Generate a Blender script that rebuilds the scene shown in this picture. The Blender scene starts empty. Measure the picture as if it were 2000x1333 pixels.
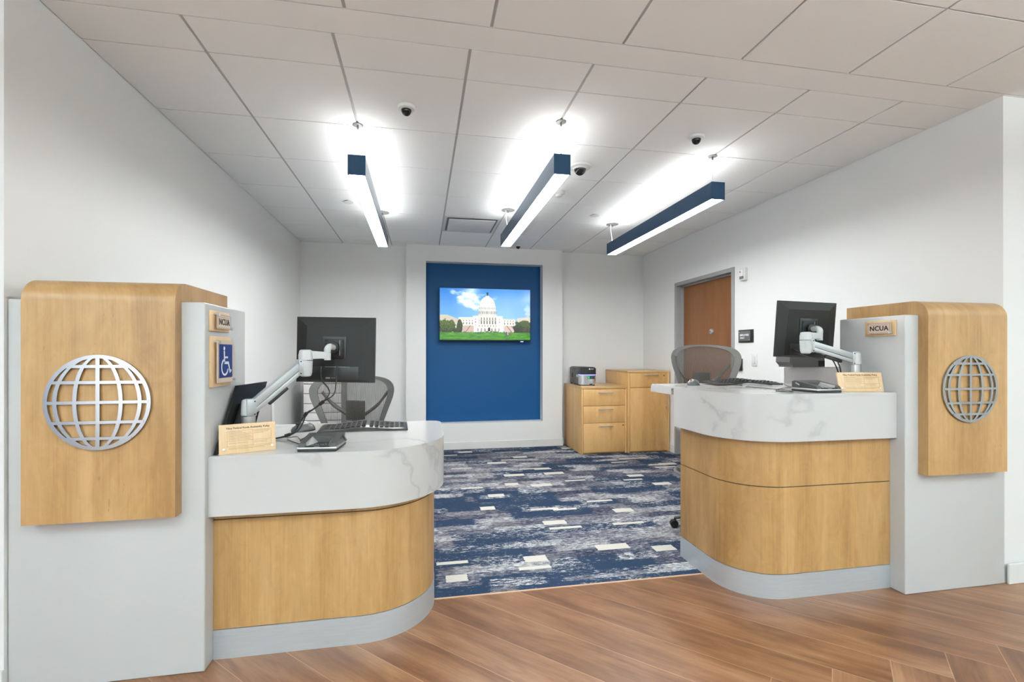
import bpy, bmesh, math, random
from mathutils import Vector, Matrix, noise
random.seed(7)
R = math.radians
scene = bpy.context.scene
COL = scene.collection

# ------------------------------------------------------------ camera, world, lights, exposure
cam_d = bpy.data.cameras.new('camera'); cam = bpy.data.objects.new('camera', cam_d); COL.objects.link(cam)
cam.location = (0, 0, 1.29); cam.rotation_euler = (R(90), 0, -0.18746855)
cam_d.sensor_width = 36; cam_d.lens = 926.9/2000*36; cam_d.shift_y = 0.01245; cam_d.clip_start = 0.05
scene.camera = cam
world = bpy.data.worlds.new('world'); scene.world = world; world.use_nodes = True
world.node_tree.nodes['Background'].inputs[0].default_value = (1.0, 0.995, 0.98, 1)
world.node_tree.nodes['Background'].inputs[1].default_value = 0.5
vs = scene.view_settings
vs.view_transform = 'Standard'; vs.look = 'None'; vs.gamma = 1; vs.use_curve_mapping = False
vs.exposure = 0.25

def area(name, loc, sx, sy, power, rot=(0, 0, 0), color=(0.90, 0.97, 1.0)):
    d = bpy.data.lights.new(name, 'AREA'); d.shape = 'RECTANGLE'; d.size = sx; d.size_y = sy
    d.energy = power; d.color = color
    o = bpy.data.objects.new(name, d); COL.objects.link(o); o.location = loc; o.rotation_euler = rot
    return o
# added fill lamps in the unseen lobby; the up-facing ones brighten the ceiling
for ix in (-3.0, -0.4, 2.2, 4.8):
    for iy in (0.25, -1.9, -4.3):
        area('lobby_fill_down', (ix, iy - 0.3, 2.36), 1.6, 0.12, 3.5)
        area('lobby_fill_up', (ix, iy - 0.3, 2.42), 1.6, 0.12, 70, (math.pi, 0, 0), (0.76, 0.93, 1.0))
area('lobby_side_fill', (-4.42, -4.4, 1.35), 1.8, 2.1, 70, (R(90), 0, R(-90)), (1.0, 0.99, 0.97))  # added fill at the unseen lobby's left side, to brighten the right wall
UP_E, DOWN_E = 9.8, 43.0

# ------------------------------------------------------------ materials
MATS = {}
def new_mat(name):
    m = bpy.data.materials.new(name); m.use_nodes = True
    MATS[name] = m
    nt = m.node_tree
    return m, nt, nt.nodes['Principled BSDF']
def pmat(name, col, rough=0.5, metal=0.0, spec=0.5, bump=0.0, bscale=200, emit=None, estr=1.0, coat=0.0):
    m, nt, b = new_mat(name)
    b.inputs['Base Color'].default_value = (*col, 1); b.inputs['Roughness'].default_value = rough
    b.inputs['Metallic'].default_value = metal; b.inputs['Specular IOR Level'].default_value = spec
    b.inputs['Coat Weight'].default_value = coat
    if emit:
        b.inputs['Emission Color'].default_value = (*emit, 1); b.inputs['Emission Strength'].default_value = estr
    n = nt.nodes.new('ShaderNodeTexNoise'); n.inputs['Scale'].default_value = bscale
    tc = nt.nodes.new('ShaderNodeTexCoord'); nt.links.new(tc.outputs['Object'], n.inputs['Vector'])
    if bump:
        bp = nt.nodes.new('ShaderNodeBump'); bp.inputs['Strength'].default_value = bump; bp.inputs['Distance'].default_value = 0.002
        nt.links.new(n.outputs['Fac'], bp.inputs['Height']); nt.links.new(bp.outputs[0], b.inputs['Normal'])
    return m
class NT:
    """little helper for node maths"""
    def __init__(s, nt): s.nt = nt
    def add(s, t, **kw):
        n = s.nt.nodes.new(t)
        for k, v in kw.items(): setattr(n, k, v)
        return n
    def put(s, sock, v):
        if isinstance(v, (int, float)): sock.default_value = v
        elif isinstance(v, tuple): sock.default_value = v
        else: s.nt.links.new(v, sock)
    def m(s, op, a, b=0.0, c=None):
        n = s.add('ShaderNodeMath', operation=op); s.put(n.inputs[0], a); s.put(n.inputs[1], b)
        if c is not None: s.put(n.inputs[2], c)
        return n.outputs[0]
    def comb(s, x, y, z=0.0):
        n = s.add('ShaderNodeCombineXYZ'); s.put(n.inputs[0], x); s.put(n.inputs[1], y); s.put(n.inputs[2], z); return n.outputs[0]
    def noise(s, vec, scale, detail=2.0, rough=0.5, dist=0.0):
        n = s.add('ShaderNodeTexNoise'); s.put(n.inputs['Vector'], vec); n.inputs['Scale'].default_value = scale
        n.inputs['Detail'].default_value = detail; n.inputs['Roughness'].default_value = rough; n.inputs['Distortion'].default_value = dist
        return n.outputs['Fac']
    def white(s, vec):
        n = s.add('ShaderNodeTexWhiteNoise', noise_dimensions='3D'); s.put(n.inputs['Vector'], vec); return n.outputs['Value'], n.outputs['Color']
    def mix(s, f, a, b):
        n = s.add('ShaderNodeMix', data_type='RGBA'); s.put(n.inputs[0], f)
        for sock, v in ((n.inputs[6], a), (n.inputs[7], b)):
            if isinstance(v, tuple): sock.default_value = (*v, 1) if len(v) == 3 else v
            else: s.nt.links.new(v, sock)
        return n.outputs[2]
    def ramp(s, f, stops, interp='LINEAR'):
        n = s.add('ShaderNodeValToRGB'); s.put(n.inputs[0], f); cr = n.color_ramp; cr.interpolation = interp
        while len(cr.elements) < len(stops): cr.elements.new(0.5)
        for e, (p, c) in zip(cr.elements, stops): e.position = p; e.color = (*c, 1)
        return n.outputs[0]
    def sep(s, v):
        n = s.add('ShaderNodeSeparateXYZ'); s.put(n.inputs[0], v); return n.outputs

M_wall = pmat('wall_paint', (0.79, 0.79, 0.775), 0.42, bump=0.05, bscale=350)
M_ceil = pmat('ceiling_tile', (0.90, 0.91, 0.90), 0.9, bump=0.15, bscale=500)
M_grid = pmat('ceiling_grid_paint', (0.50, 0.50, 0.49), 0.6)
M_base = pmat('baseboard_vinyl', (0.72, 0.72, 0.70), 0.45)
M_blue = pmat('navy_paint', (0.002, 0.075, 0.225), 0.5, spec=0.3, bump=0.04)
M_whitelam = pmat('white_laminate', (0.53, 0.53, 0.522), 0.16, spec=0.5)
M_whitecab = pmat('white_melamine', (0.84, 0.80, 0.79), 0.35)
M_steel = None
M_silver = pmat('silver_metal', (0.62, 0.63, 0.64), 0.3, 0.85)
M_armgrey = pmat('arm_silver_paint', (0.46, 0.48, 0.48), 0.35, 0.35)
M_armwhite = pmat('arm_white_plastic', (0.60, 0.62, 0.625), 0.3)
M_black = pmat('black_plastic', (0.012, 0.012, 0.011), 0.42)
M_blackmat = pmat('dark_plastic', (0.016, 0.0155, 0.0145), 0.45, spec=0.3)
M_gloss = pmat('black_gloss', (0.010, 0.010, 0.010), 0.12, spec=0.4)
M_darkgrey = pmat('charcoal_plastic', (0.06, 0.058, 0.055), 0.35)
M_grey = pmat('grey_plastic', (0.18, 0.18, 0.175), 0.4)
M_midgrey = pmat('grey_frame_plastic', (0.155, 0.15, 0.14), 0.45)
M_doorframe = pmat('grey_door_frame', (0.33, 0.33, 0.32), 0.4)
M_pendant = pmat('navy_anodised', (0.03, 0.085, 0.17), 0.27, 0.55)
M_lens = pmat('lamp_lens_down', (0.9, 0.9, 0.9), 0.5, emit=(0.98, 0.99, 0.985), estr=DOWN_E)
M_lens_up = pmat('lamp_lens_up', (0.9, 0.9, 0.9), 0.5, emit=(0.98, 0.99, 0.985), estr=UP_E)
M_ink = pmat('dark_ink', (0.015, 0.010, 0.010), 0.5)
M_brownink = pmat('brown_ink', (0.10, 0.03, 0.02), 0.5)
M_softink = pmat('soft_brown_ink', (0.22, 0.13, 0.07), 0.6)
M_signblue = pmat('sign_blue', (0.012, 0.03, 0.17), 0.3)
M_signwhite = pmat('sign_white', (0.78, 0.84, 0.88), 0.4)
M_signgrey = pmat('sign_charcoal', (0.13, 0.125, 0.12), 0.35)
M_offwhite = pmat('off_white_plastic', (0.70, 0.70, 0.68), 0.4)
M_cord = pmat('white_cord', (0.85, 0.85, 0.85), 0.5)
M_led = pmat('blue_led', (0.1, 0.1, 0.9), 0.4, emit=(0.25, 0.25, 1.0), estr=2.5)
M_green = pmat('green_lcd', (0.0, 0.3, 0.12), 0.4, emit=(0.02, 0.45, 0.2), estr=0.8)
M_lcd = pmat('printer_lcd', (0.01, 0.02, 0.05), 0.3, emit=(0.05, 0.12, 0.3), estr=0.4)
M_slot = pmat('dark_slot', (0.02, 0.02, 0.02), 0.8)

def acrylic():
    m, nt, b = new_mat('clear_acrylic')
    out = nt.nodes['Material Output']
    tr = nt.nodes.new('ShaderNodeBsdfTransparent'); gl = nt.nodes.new('ShaderNodeBsdfGlossy'); gl.inputs['Roughness'].default_value = 0.05
    tr.inputs[0].default_value = (0.93, 0.90, 0.90, 1)
    mx = nt.nodes.new('ShaderNodeMixShader'); mx.inputs[0].default_value = 0.08
    nt.links.new(tr.outputs[0], mx.inputs[1]); nt.links.new(gl.outputs[0], mx.inputs[2]); nt.links.new(mx.outputs[0], out.inputs[0])
    return m
M_acrylic = acrylic()

def maple(name, c0, c1, c2, rough=0.38, axis='Z'):
    m, nt, b = new_mat(name); q = NT(nt)
    tc = q.add('ShaderNodeTexCoord'); geo = q.add('ShaderNodeNewGeometry')
    sx, sy, sz = q.sep(geo.outputs['Position'])
    st = 0.10
    hx = q.m('ADD', sx, q.m('MULTIPLY', sy, 0.83))
    v = q.comb(hx, q.m('MULTIPLY', sy, 0.3), q.m('MULTIPLY', sz, st)) if axis == 'Z' else q.comb(q.m('MULTIPLY', sx, st), sy, sz)
    broad = q.noise(v, 9.0, 3, 0.55, 0.4)
    v2 = q.comb(hx, q.m('MULTIPLY', sy, 0.3), q.m('MULTIPLY', sz, 0.025)) if axis == 'Z' else q.comb(q.m('MULTIPLY', sx, .03), sy, sz)
    fine = q.noise(v2, 130.0, 3, 0.6)
    v3 = q.comb(hx, sy, q.m('MULTIPLY', sz, 0.45)) if axis == 'Z' else q.comb(q.m('MULTIPLY', sx, .4), sy, sz)
    blotch = q.noise(v3, 14.0, 4, 0.65, 1.6)
    f = q.m('ADD', q.m('MULTIPLY', broad, 0.62), q.m('ADD', q.m('MULTIPLY', fine, 0.22), q.m('MULTIPLY', blotch, 0.26)))
    col = q.ramp(f, [(0.40, c0), (0.53, c1), (0.68, c2)])
    # small pores / knots
    kn = q.noise(q.comb(hx, sy, q.m('MULTIPLY', sz, 0.35)), 60.0, 2, 0.5)
    kf = q.m('MULTIPLY', q.m('GREATER_THAN', kn, 0.735), 0.35)
    col = q.mix(kf, col, tuple(x*0.55 for x in c0))
    q.nt.links.new(col, b.inputs['Base Color']); b.inputs['Roughness'].default_value = rough
    b.inputs['Coat Weight'].default_value = 0.1; b.inputs['Coat Roughness'].default_value = 0.3
    return m
M_maple = maple('maple_laminate', (0.285, 0.148, 0.050), (0.375, 0.210, 0.076), (0.455, 0.272, 0.115))
M_maple2 = maple('maple_cabinet', (0.58, 0.325, 0.115), (0.67, 0.395, 0.15), (0.74, 0.465, 0.195))
M_maplesign = maple('maple_sign', (0.58, 0.38, 0.20), (0.66, 0.45, 0.25), (0.72, 0.52, 0.31))
M_door = maple('walnut_door', (0.19, 0.068, 0.016), (0.225, 0.084, 0.021), (0.26, 0.10, 0.028), 0.4)

def marble():
    m, nt, b = new_mat('white_quartz'); q = NT(nt)
    geo = q.add('ShaderNodeNewGeometry'); P = geo.outputs['Position']
    wob = q.add('ShaderNodeTexNoise'); wob.inputs['Scale'].default_value = 4.0; wob.inputs['Detail'].default_value = 5
    q.put(wob.inputs['Vector'], P)
    mv = q.add('ShaderNodeMapping'); mv.inputs['Rotation'].default_value = (0.4, 0.9, 0.6); q.put(mv.inputs['Vector'], P)
    ad = q.add('ShaderNodeVectorMath', operation='MULTIPLY_ADD'); q.put(ad.inputs[0], wob.outputs['Color']); ad.inputs[1].default_value = (0.28, 0.28, 0.28); q.put(ad.inputs[2], mv.outputs[0])
    n1 = q.noise(ad.outputs[0], 1.6, 3, 0.5)
    line = q.m('SUBTRACT', 1.0, q.m('MINIMUM', 1.0, q.m('MULTIPLY', q.m('ABSOLUTE', q.m('SUBTRACT', n1, 0.5)), 75.0)))
    halo = q.m('SUBTRACT', 1.0, q.m('MINIMUM', 1.0, q.m('MULTIPLY', q.m('ABSOLUTE', q.m('SUBTRACT', n1, 0.503)), 16.0)))
    patch = q.m('MULTIPLY', q.m('MAXIMUM', q.m('SUBTRACT', q.noise(P, 3.1, 2), 0.37), 0.0), 6.0)
    patch = q.m('MINIMUM', patch, 1.0)
    f = q.m('MULTIPLY', q.m('ADD', q.m('MULTIPLY', line, 0.34), q.m('MULTIPLY', halo, 0.07)), patch)
    col = q.mix(f, (0.56, 0.553, 0.54), (0.26, 0.26, 0.26))
    nt.links.new(col, b.inputs['Base Color']); b.inputs['Roughness'].default_value = 0.14
    return m
M_marble = marble()

def steel():
    m, nt, b = new_mat('brushed_steel'); q = NT(nt)
    geo = q.add('ShaderNodeNewGeometry'); sx, sy, sz = q.sep(geo.outputs['Position'])
    n = q.noise(q.comb(q.m('MULTIPLY', sx, 3.0), q.m('MULTIPLY', sy, 3.0), q.m('MULTIPLY', sz, 300.0)), 3.0, 3, 0.6)
    col = q.ramp(n, [(0.3, (0.50, 0.54, 0.57)), (0.7, (0.60, 0.635, 0.665))])
    nt.links.new(col, b.inputs['Base Color']); b.inputs['Metallic'].default_value = 0.45; b.inputs['Roughness'].default_value = 0.38
    b.inputs['Anisotropic'].default_value = 0.6
    return m
M_steel = steel()

def floor_wood():
    m, nt, b = new_mat('brown_plank_floor'); q = NT(nt)
    uv = q.add('ShaderNodeUVMap', uv_map='UVMap'); u, v, _ = q.sep(uv.outputs[0])
    at = q.add('ShaderNodeAttribute', attribute_name='rnd'); rnd = at.outputs['Fac']
    off = q.m('MULTIPLY', rnd, 37.0)
    p = q.comb(q.m('ADD', q.m('MULTIPLY', u, 0.14), off), v, rnd)
    a = q.noise(p, 9.0, 4, 0.55, 0.5)
    p2 = q.comb(q.m('ADD', q.m('MULTIPLY', u, 0.05), off), v, rnd)
    c = q.noise(p2, 90.0, 3, 0.65)
    p3 = q.comb(q.m('ADD', q.m('MULTIPLY', u, 0.35), off), v, rnd)
    d = q.noise(p3, 5.5, 3, 0.6, 1.0)
    f = q.m('ADD', q.m('MULTIPLY', a, 0.5), q.m('ADD', q.m('MULTIPLY', c, 0.2), q.m('MULTIPLY', d, 0.3)))
    f = q.m('ADD', f, q.m('MULTIPLY', q.m('SUBTRACT', rnd, 0.5), 0.06))
    col = q.ramp(f, [(0.36, (0.095, 0.035, 0.013)), (0.46, (0.155, 0.064, 0.026)), (0.54, (0.205, 0.093, 0.042)), (0.64, (0.28, 0.145, 0.075))])
    # light bevel line around each plank
    W = 0.2; L = 1.4
    ev = q.m('MINIMUM', v, q.m('SUBTRACT', W, v)); eu = q.m('MINIMUM', u, q.m('SUBTRACT', L, u))
    e = q.m('LESS_THAN', q.m('MINIMUM', eu, ev), 0.0018)
    col = q.mix(q.m('MULTIPLY', e, 0.5), col, (0.45, 0.28, 0.17))
    nt.links.new(col, b.inputs['Base Color']); b.inputs['Roughness'].default_value = 0.36
    bp = q.add('ShaderNodeBump'); bp.inputs['Strength'].default_value = 0.08; bp.inputs['Distance'].default_value = 0.001
    nt.links.new(c, bp.inputs['Height']); nt.links.new(bp.outputs[0], b.inputs['Normal'])
    return m
M_floor = floor_wood()

def carpet():
    m, nt, b = new_mat('blue_patch_carpet'); q = NT(nt)
    geo = q.add('ShaderNodeNewGeometry'); x, y, z = q.sep(geo.outputs['Position'])
    # ragged edges
    rag = q.noise(q.comb(q.m('MULTIPLY', x, 0.3), y, 0.0), 70.0, 4, 0.75)
    rag2 = q.noise(q.comb(q.m('MULTIPLY', x, 0.5), y, 3.0), 30.0, 5, 0.75)
    xx = q.m('ADD', x, q.m('MULTIPLY', q.m('SUBTRACT', rag, 0.5), 0.17))
    yy = q.m('ADD', y, q.m('MULTIPLY', q.m('SUBTRACT', rag2, 0.5), 0.038))
    def cells(w, h, seed, xs=None, ys=None):
        X, Y = xs or xx, ys or yy
        r = q.m('FLOOR', q.m('DIVIDE', q.m('ADD', Y, seed*1.37), h))
        o, _ = q.white(q.comb(r, seed, 0.5))
        ww = q.m('MULTIPLY', q.m('ADD', 0.7, q.m('MULTIPLY', o, 0.7)), w)
        c = q.m('FLOOR', q.m('DIVIDE', q.m('ADD', X, q.m('MULTIPLY', o, 5.0)), ww))
        val, _ = q.white(q.comb(r, c, seed)); return val
    grain = q.noise(q.comb(x, y, 0.0), 330.0, 2, 0.9)
    streak = q.noise(q.comb(q.m('MULTIPLY', x, 0.22), y, 1.0), 75.0, 5, 0.8)
    fleck = q.noise(q.comb(q.m('MULTIPLY', x, 0.6), y, 5.0), 45.0, 6, 0.85)
    big = q.noise(q.comb(q.m('MULTIPLY', x, 0.6), y, 9.0), 6.0, 3, 0.6)
    f = q.m('ADD', q.m('ADD', q.m('MULTIPLY', streak, 0.36), q.m('MULTIPLY', fleck, 0.34)), q.m('ADD', q.m('MULTIPLY', big, 0.12), q.m('MULTIPLY', grain, 0.18)))
    A = cells(0.50, 0.25, 1.0); B = cells(0.40, 0.14, 2.0); E_ = cells(0.30, 0.10, 6.0)
    xe = q.m('ADD', x, q.m('MULTIPLY', q.m('SUBTRACT', rag, 0.5), 0.03)); ye = q.m('ADD', y, q.m('MULTIPLY', q.m('SUBTRACT', rag, 0.5), 0.008))
    Cc = cells(0.17, 0.085, 3.0, xe, ye); D = cells(0.26, 0.040, 4.0, xe, ye)
    f = q.m('ADD', f, q.m('MULTIPLY', q.m('SUBTRACT', E_, 0.5), 0.085))
    mott = q.ramp(f, [(0.43, (0.016, 0.022, 0.045)), (0.475, (0.075, 0.082, 0.12)), (0.515, (0.17, 0.172, 0.20)), (0.545, (0.36, 0.36, 0.37)), (0.59, (0.60, 0.60, 0.59))])
    warm = q.noise(q.comb(x, y, 21.0), 4.0, 2)
    mott = q.mix(q.m('MULTIPLY', q.m('GREATER_THAN', warm, 0.55), 0.25), mott, (0.22, 0.19, 0.19))
    navy = q.mix(grain, (0.002, 0.009, 0.028), (0.048, 0.080, 0.140))
    isn = q.m('MAXIMUM', q.m('LESS_THAN', A, 0.33), q.m('LESS_THAN', B, 0.24))
    isn = q.m('MULTIPLY', isn, q.m('LESS_THAN', f, 0.548))
    col = q.mix(isn, mott, navy)
    cream = q.m('MAXIMUM', q.m('GREATER_THAN', Cc, 0.972), q.m('GREATER_THAN', D, 0.978))
    col = q.mix(cream, col, q.mix(grain, (0.46, 0.44, 0.39), (0.66, 0.64, 0.58)))
    nt.links.new(col, b.inputs['Base Color']); b.inputs['Roughness'].default_value = 1.0; b.inputs['Specular IOR Level'].default_value = 0.1
    bp = q.add('ShaderNodeBump'); bp.inputs['Strength'].default_value = 0.5; bp.inputs['Distance'].default_value = 0.003
    nt.links.new(grain, bp.inputs['Height']); nt.links.new(bp.outputs[0], b.inputs['Normal'])
    return m
M_carpet = carpet()

def mesh_fabric():
    m, nt, b = new_mat('chair_mesh_fabric'); q = NT(nt)
    out = nt.nodes['Material Output']
    uv = q.add('ShaderNodeTexCoord'); x, y, z = q.sep(uv.outputs['Object'])
    wv = q.m('ADD', q.m('MULTIPLY', q.m('SINE', q.m('MULTIPLY', x, 900.0)), 0.5), 0.5)
    n = q.noise(q.comb(x, 0.0, q.m('MULTIPLY', z, 0.15)), 60.0, 2)
    f = q.m('ADD', 0.54, q.m('ADD', q.m('MULTIPLY', wv, 0.20), q.m('MULTIPLY', q.m('SUBTRACT', n, 0.5), 0.15)))
    b.inputs['Base Color'].default_value = (0.13, 0.12, 0.108, 1); b.inputs['Roughness'].default_value = 0.8
    tr = q.add('ShaderNodeBsdfTransparent'); mx = q.add('ShaderNodeMixShader')
    q.put(mx.inputs[0], f); nt.links.new(tr.outputs[0], mx.inputs[1]); nt.links.new(b.outputs[0], mx.inputs[2])
    nt.links.new(mx.outputs[0], out.inputs[0]); return m
M_mesh = mesh_fabric()

def screen_mat(strength):
    m, nt, b = new_mat('screen_picture'); q = NT(nt)
    at = q.add('ShaderNodeAttribute', attribute_name='pic')
    b.inputs['Base Color'].default_value = (0.01, 0.01, 0.01, 1); b.inputs['Roughness'].default_value = 0.15
    nt.links.new(at.outputs['Color'], b.inputs['Emission Color']); b.inputs['Emission Strength'].default_value = strength
    return m

# ------------------------------------------------------------ mesh helpers
def mb(): return bmesh.new()
def box(bm, x0, x1, y0, y1, z0, z1, bev=0.0, seg=2, M=None):
    r = bmesh.ops.create_cube(bm, size=1.0)
    vs_ = r['verts']
    bmesh.ops.scale(bm, vec=(abs(x1-x0), abs(y1-y0), abs(z1-z0)), verts=vs_)
    bmesh.ops.translate(bm, vec=((x0+x1)/2, (y0+y1)/2, (z0+z1)/2), verts=vs_)
    if bev:
        es = list({e for v in vs_ for e in v.link_edges})
        rr = bmesh.ops.bevel(bm, geom=es, offset=bev, segments=seg, affect='EDGES', profile=0.5)
        vs_ = list({v for f in rr['faces'] for v in f.verts} | {v for v in vs_ if v.is_valid})
    if M is not None: bmesh.ops.transform(bm, matrix=M, verts=[v for v in vs_ if v.is_valid])
    return bm
def prism(bm, pts, z0, z1, M=None, cap=True):
    """pts 2D loop (x, y) extruded along z"""
    lo = [bm.verts.new((x, y, z0)) for x, y in pts]; hi = [bm.verts.new((x, y, z1)) for x, y in pts]
    n = len(pts)
    for i in range(n):
        bm.faces.new((lo[i], lo[(i+1) % n], hi[(i+1) % n], hi[i]))
    if cap: bm.faces.new(list(reversed(lo))); bm.faces.new(hi)
    if M is not None: bmesh.ops.transform(bm, matrix=M, verts=lo+hi)
    return bm
def strip(bm, outer, inner, z0, z1):
    """wall of thickness between two open 2D polylines"""
    n = len(outer)
    vv = [[bm.verts.new((*p, z)) for p in pl] for pl in (outer, inner) for z in (z0, z1)]
    o0, o1, i0, i1 = vv
    for k in range(n-1):
        bm.faces.new((o0[k], o0[k+1], o1[k+1], o1[k])); bm.faces.new((i0[k+1], i0[k], i1[k], i1[k+1]))
        bm.faces.new((o1[k], o1[k+1], i1[k+1], i1[k])); bm.faces.new((o0[k+1], o0[k], i0[k], i0[k+1]))
    for k in (0, n-1): bm.faces.new((o0[k], o1[k], i1[k], i0[k]))
    return bm
def tube(bm, pts, r, seg=10, closed=False, flat=None):
    pts = [Vector(p) for p in pts]; n = len(pts); rings = []
    up = Vector((0, 0, 1))
    prev = None
    for i, p in enumerate(pts):
        a = pts[(i-1) % n] if closed or i > 0 else p; c = pts[(i+1) % n] if closed or i < n-1 else p
        t = (c-a).normalized()
        if prev is None:
            s = t.cross(up)
            if s.length < 0.05: s = t.cross(Vector((1, 0, 0)))
        else: s = prev - t*prev.dot(t)
        s.normalize(); prev = s; w = s.cross(t)
        rr = r[i] if isinstance(r, (list, tuple)) else r
        fl = flat if flat else 1.0
        rings.append([bm.verts.new(p + s*math.cos(2*math.pi*k/seg)*rr + w*math.sin(2*math.pi*k/seg)*rr*fl) for k in range(seg)])
    m = n if closed else n-1
    for i in range(m):
        A, B = rings[i], rings[(i+1) % n]
        for k in range(seg): bm.faces.new((A[k], A[(k+1) % seg], B[(k+1) % seg], B[k]))
    if not closed: bm.faces.new(list(reversed(rings[0]))); bm.faces.new(rings[-1])
    return bm
def lathe(bm, prof, c=(0, 0, 0), seg=32, M=None):
    rings = []; allv = []
    for r, z in prof:
        ring = [bm.verts.new((c[0]+r*math.cos(2*math.pi*k/seg), c[1]+r*math.sin(2*math.pi*k/seg), c[2]+z)) for k in range(seg)] if r > 1e-6 else [bm.verts.new((c[0], c[1], c[2]+z))]
        rings.append(ring); allv += ring
    for A, B in zip(rings, rings[1:]):
        for k in range(seg):
            a = [A[k % len(A)], A[(k+1) % len(A)]] if len(A) > 1 else [A[0]]
            b_ = [B[(k+1) % len(B)], B[k % len(B)]] if len(B) > 1 else [B[0]]
            f = a + b_
            if len(f) >= 3: bm.faces.new(f)
    for ring in (rings[0], rings[-1]):
        if len(ring) > 2: bm.faces.new(ring)
    if M is not None: bmesh.ops.transform(bm, matrix=M, verts=allv)
    return bm
def curve_pts(pts, n=8, closed=False):
    P = [Vector(p) for p in pts]; out = []; N = len(P)
    rng = N if closed else N-1
    for i in range(rng):
        p0 = P[(i-1) % N] if closed or i > 0 else P[i]; p1 = P[i]; p2 = P[(i+1) % N]
        p3 = P[(i+2) % N] if closed or i+2 < N else p2
        for k in range(n):
            t = k/n
            out.append(0.5*((2*p1)+(p2-p0)*t+(2*p0-5*p1+4*p2-p3)*t*t+(3*p1-p0-3*p2+p3)*t**3))
    if not closed: out.append(P[-1])
    return out
def to_obj(name, bm, mats, parent=None, smooth=True, world=False, label=None, auto=35):
    bmesh.ops.recalc_face_normals(bm, faces=bm.faces[:])
    me = bpy.data.meshes.new(name)
    if world and parent is not None:
        bpy.context.view_layer.update()
        bmesh.ops.transform(bm, matrix=parent.matrix_world.inverted(), verts=bm.verts[:])
    bm.to_mesh(me); bm.free()
    mats = mats if isinstance(mats, (list, tuple)) else [mats]
    for m in mats: me.materials.append(m)
    if smooth:
        for p in me.polygons: p.use_smooth = True
        me.set_sharp_from_angle(angle=R(auto))
    o = bpy.data.objects.new(name, me); COL.objects.link(o)
    if parent is not None: o.parent = parent
    if label: o['label'] = label
    return o
def tag(o, label, cat, group=None):
    o['label'] = label; o['category'] = cat
    if group: o['group'] = group
    return o
def thing(name, label, cat, loc=(0, 0, 0), rz=0.0, group=None):
    o = bpy.data.objects.new(name, None); COL.objects.link(o); o.empty_display_size = 0.05
    o.location = loc; o.rotation_euler = (0, 0, rz)
    return tag(o, label, cat, group)
def struct(name, bm, mats, label=None, smooth=False):
    o = to_obj(name, bm, mats, smooth=smooth); o['kind'] = 'structure'
    if label: o['label'] = label
    return o
def W(name, bm, mats, parent, label=None, auto=35): return to_obj(name, bm, mats, parent, world=True, label=label, auto=auto)
def text_bm(s, size, M, bm=None, depth=0.0006, align='CENTER', bold=0.0, spacing=1.0):
    cu = bpy.data.curves.new('t', 'FONT'); cu.body = s; cu.size = size; cu.align_x = align; cu.align_y = 'CENTER'
    cu.extrude = depth; cu.offset = bold; cu.space_character = spacing; cu.resolution_u = 3
    ob = bpy.data.objects.new('t', cu); COL.objects.link(ob)
    dg = bpy.context.evaluated_depsgraph_get()
    me = bpy.data.meshes.new_from_object(ob.evaluated_get(dg))
    bm = bm or bmesh.new(); n0 = len(bm.verts)
    bm.from_mesh(me); bm.verts.ensure_lookup_table()
    bmesh.ops.transform(bm, matrix=M, verts=bm.verts[n0:])
    bpy.data.objects.remove(ob); bpy.data.meshes.remove(me); bpy.data.curves.remove(cu)
    return bm
def frame_M(o, ex, ey, ez):
    """matrix from local axes to world"""
    M = Matrix.Identity(4)
    for i, e in enumerate((ex, ey, ez)):
        e = Vector(e)
        for j in range(3): M[j][i] = e[j]
    for j in range(3): M[j][3] = o[j]
    return M

CEIL = 2.743
XL, XR = -1.545, 3.215     # side walls of the teller area
YF, YB = 2.11, 6.54        # where the side walls start, back wall

# ------------------------------------------------------------ setting
# herringbone plank floor
def make_floor():
    bm = bmesh.new(); uvl = bm.loops.layers.uv.new('UVMap')
    rl = bm.faces.layers.float.new('rnd')
    Wd, L = 0.2, 1.4
    ud = Vector((1, -1))/math.sqrt(2); vd = Vector((1, 1))/math.sqrt(2)
    org = Vector((2.217, 1.665)) - (ud*L + vd*Wd)
    x0, x1, y0, y1 = -4.5, 6.5, -5.5, 2.524
    rnd = random.Random(3)
    def quad(u0, u1, v0, v1, horiz):
        pu = [(u0, v0), (u1, v0), (u1, v1), (u0, v1)]
        P = [org + ud*a + vd*b for a, b in pu]
        if all(p.x < x0 for p in P) or all(p.x > x1 for p in P) or all(p.y < y0 for p in P) or all(p.y > y1+0.0 for p in P): return
        f = bm.faces.new([bm.verts.new((p.x, p.y, 0)) for p in P]); f[rl] = rnd.random()
        if horiz: uvs = [(0, 0), (L, 0), (L, Wd), (0, Wd)]
        else: uvs = [(0, 0), (0, Wd), (L, Wd), (L, 0)]
        for lp, uv in zip(f.loops, uvs): lp[uvl].uv = uv
    for i in range(-70, 70):
        for j in range(-8, 9):
            ou = i*Wd + j*L; ov = i*Wd - j*L
            quad(ou, ou+L, ov, ov+Wd, True)
            quad(ou+L, ou+L+Wd, ov+Wd-L, ov+Wd, False)
    for co, no in (((0, y1, 0), (0, 1, 0)), ((0, y0, 0), (0, -1, 0)), ((x0, 0, 0), (-1, 0, 0)), ((x1, 0, 0), (1, 0, 0))):
        bmesh.ops.bisect_plane(bm, geom=bm.verts[:]+bm.edges[:]+bm.faces[:], plane_co=co, plane_no=no, clear_outer=True)
    me = bpy.data.meshes.new('floor'); bm.to_mesh(me); bm.free(); me.materials.append(M_floor)
    o = bpy.data.objects.new('floor', me); COL.objects.link(o); o['kind'] = 'structure'
    o['label'] = 'brown wood plank floor laid in a herringbone'
make_floor()
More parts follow.
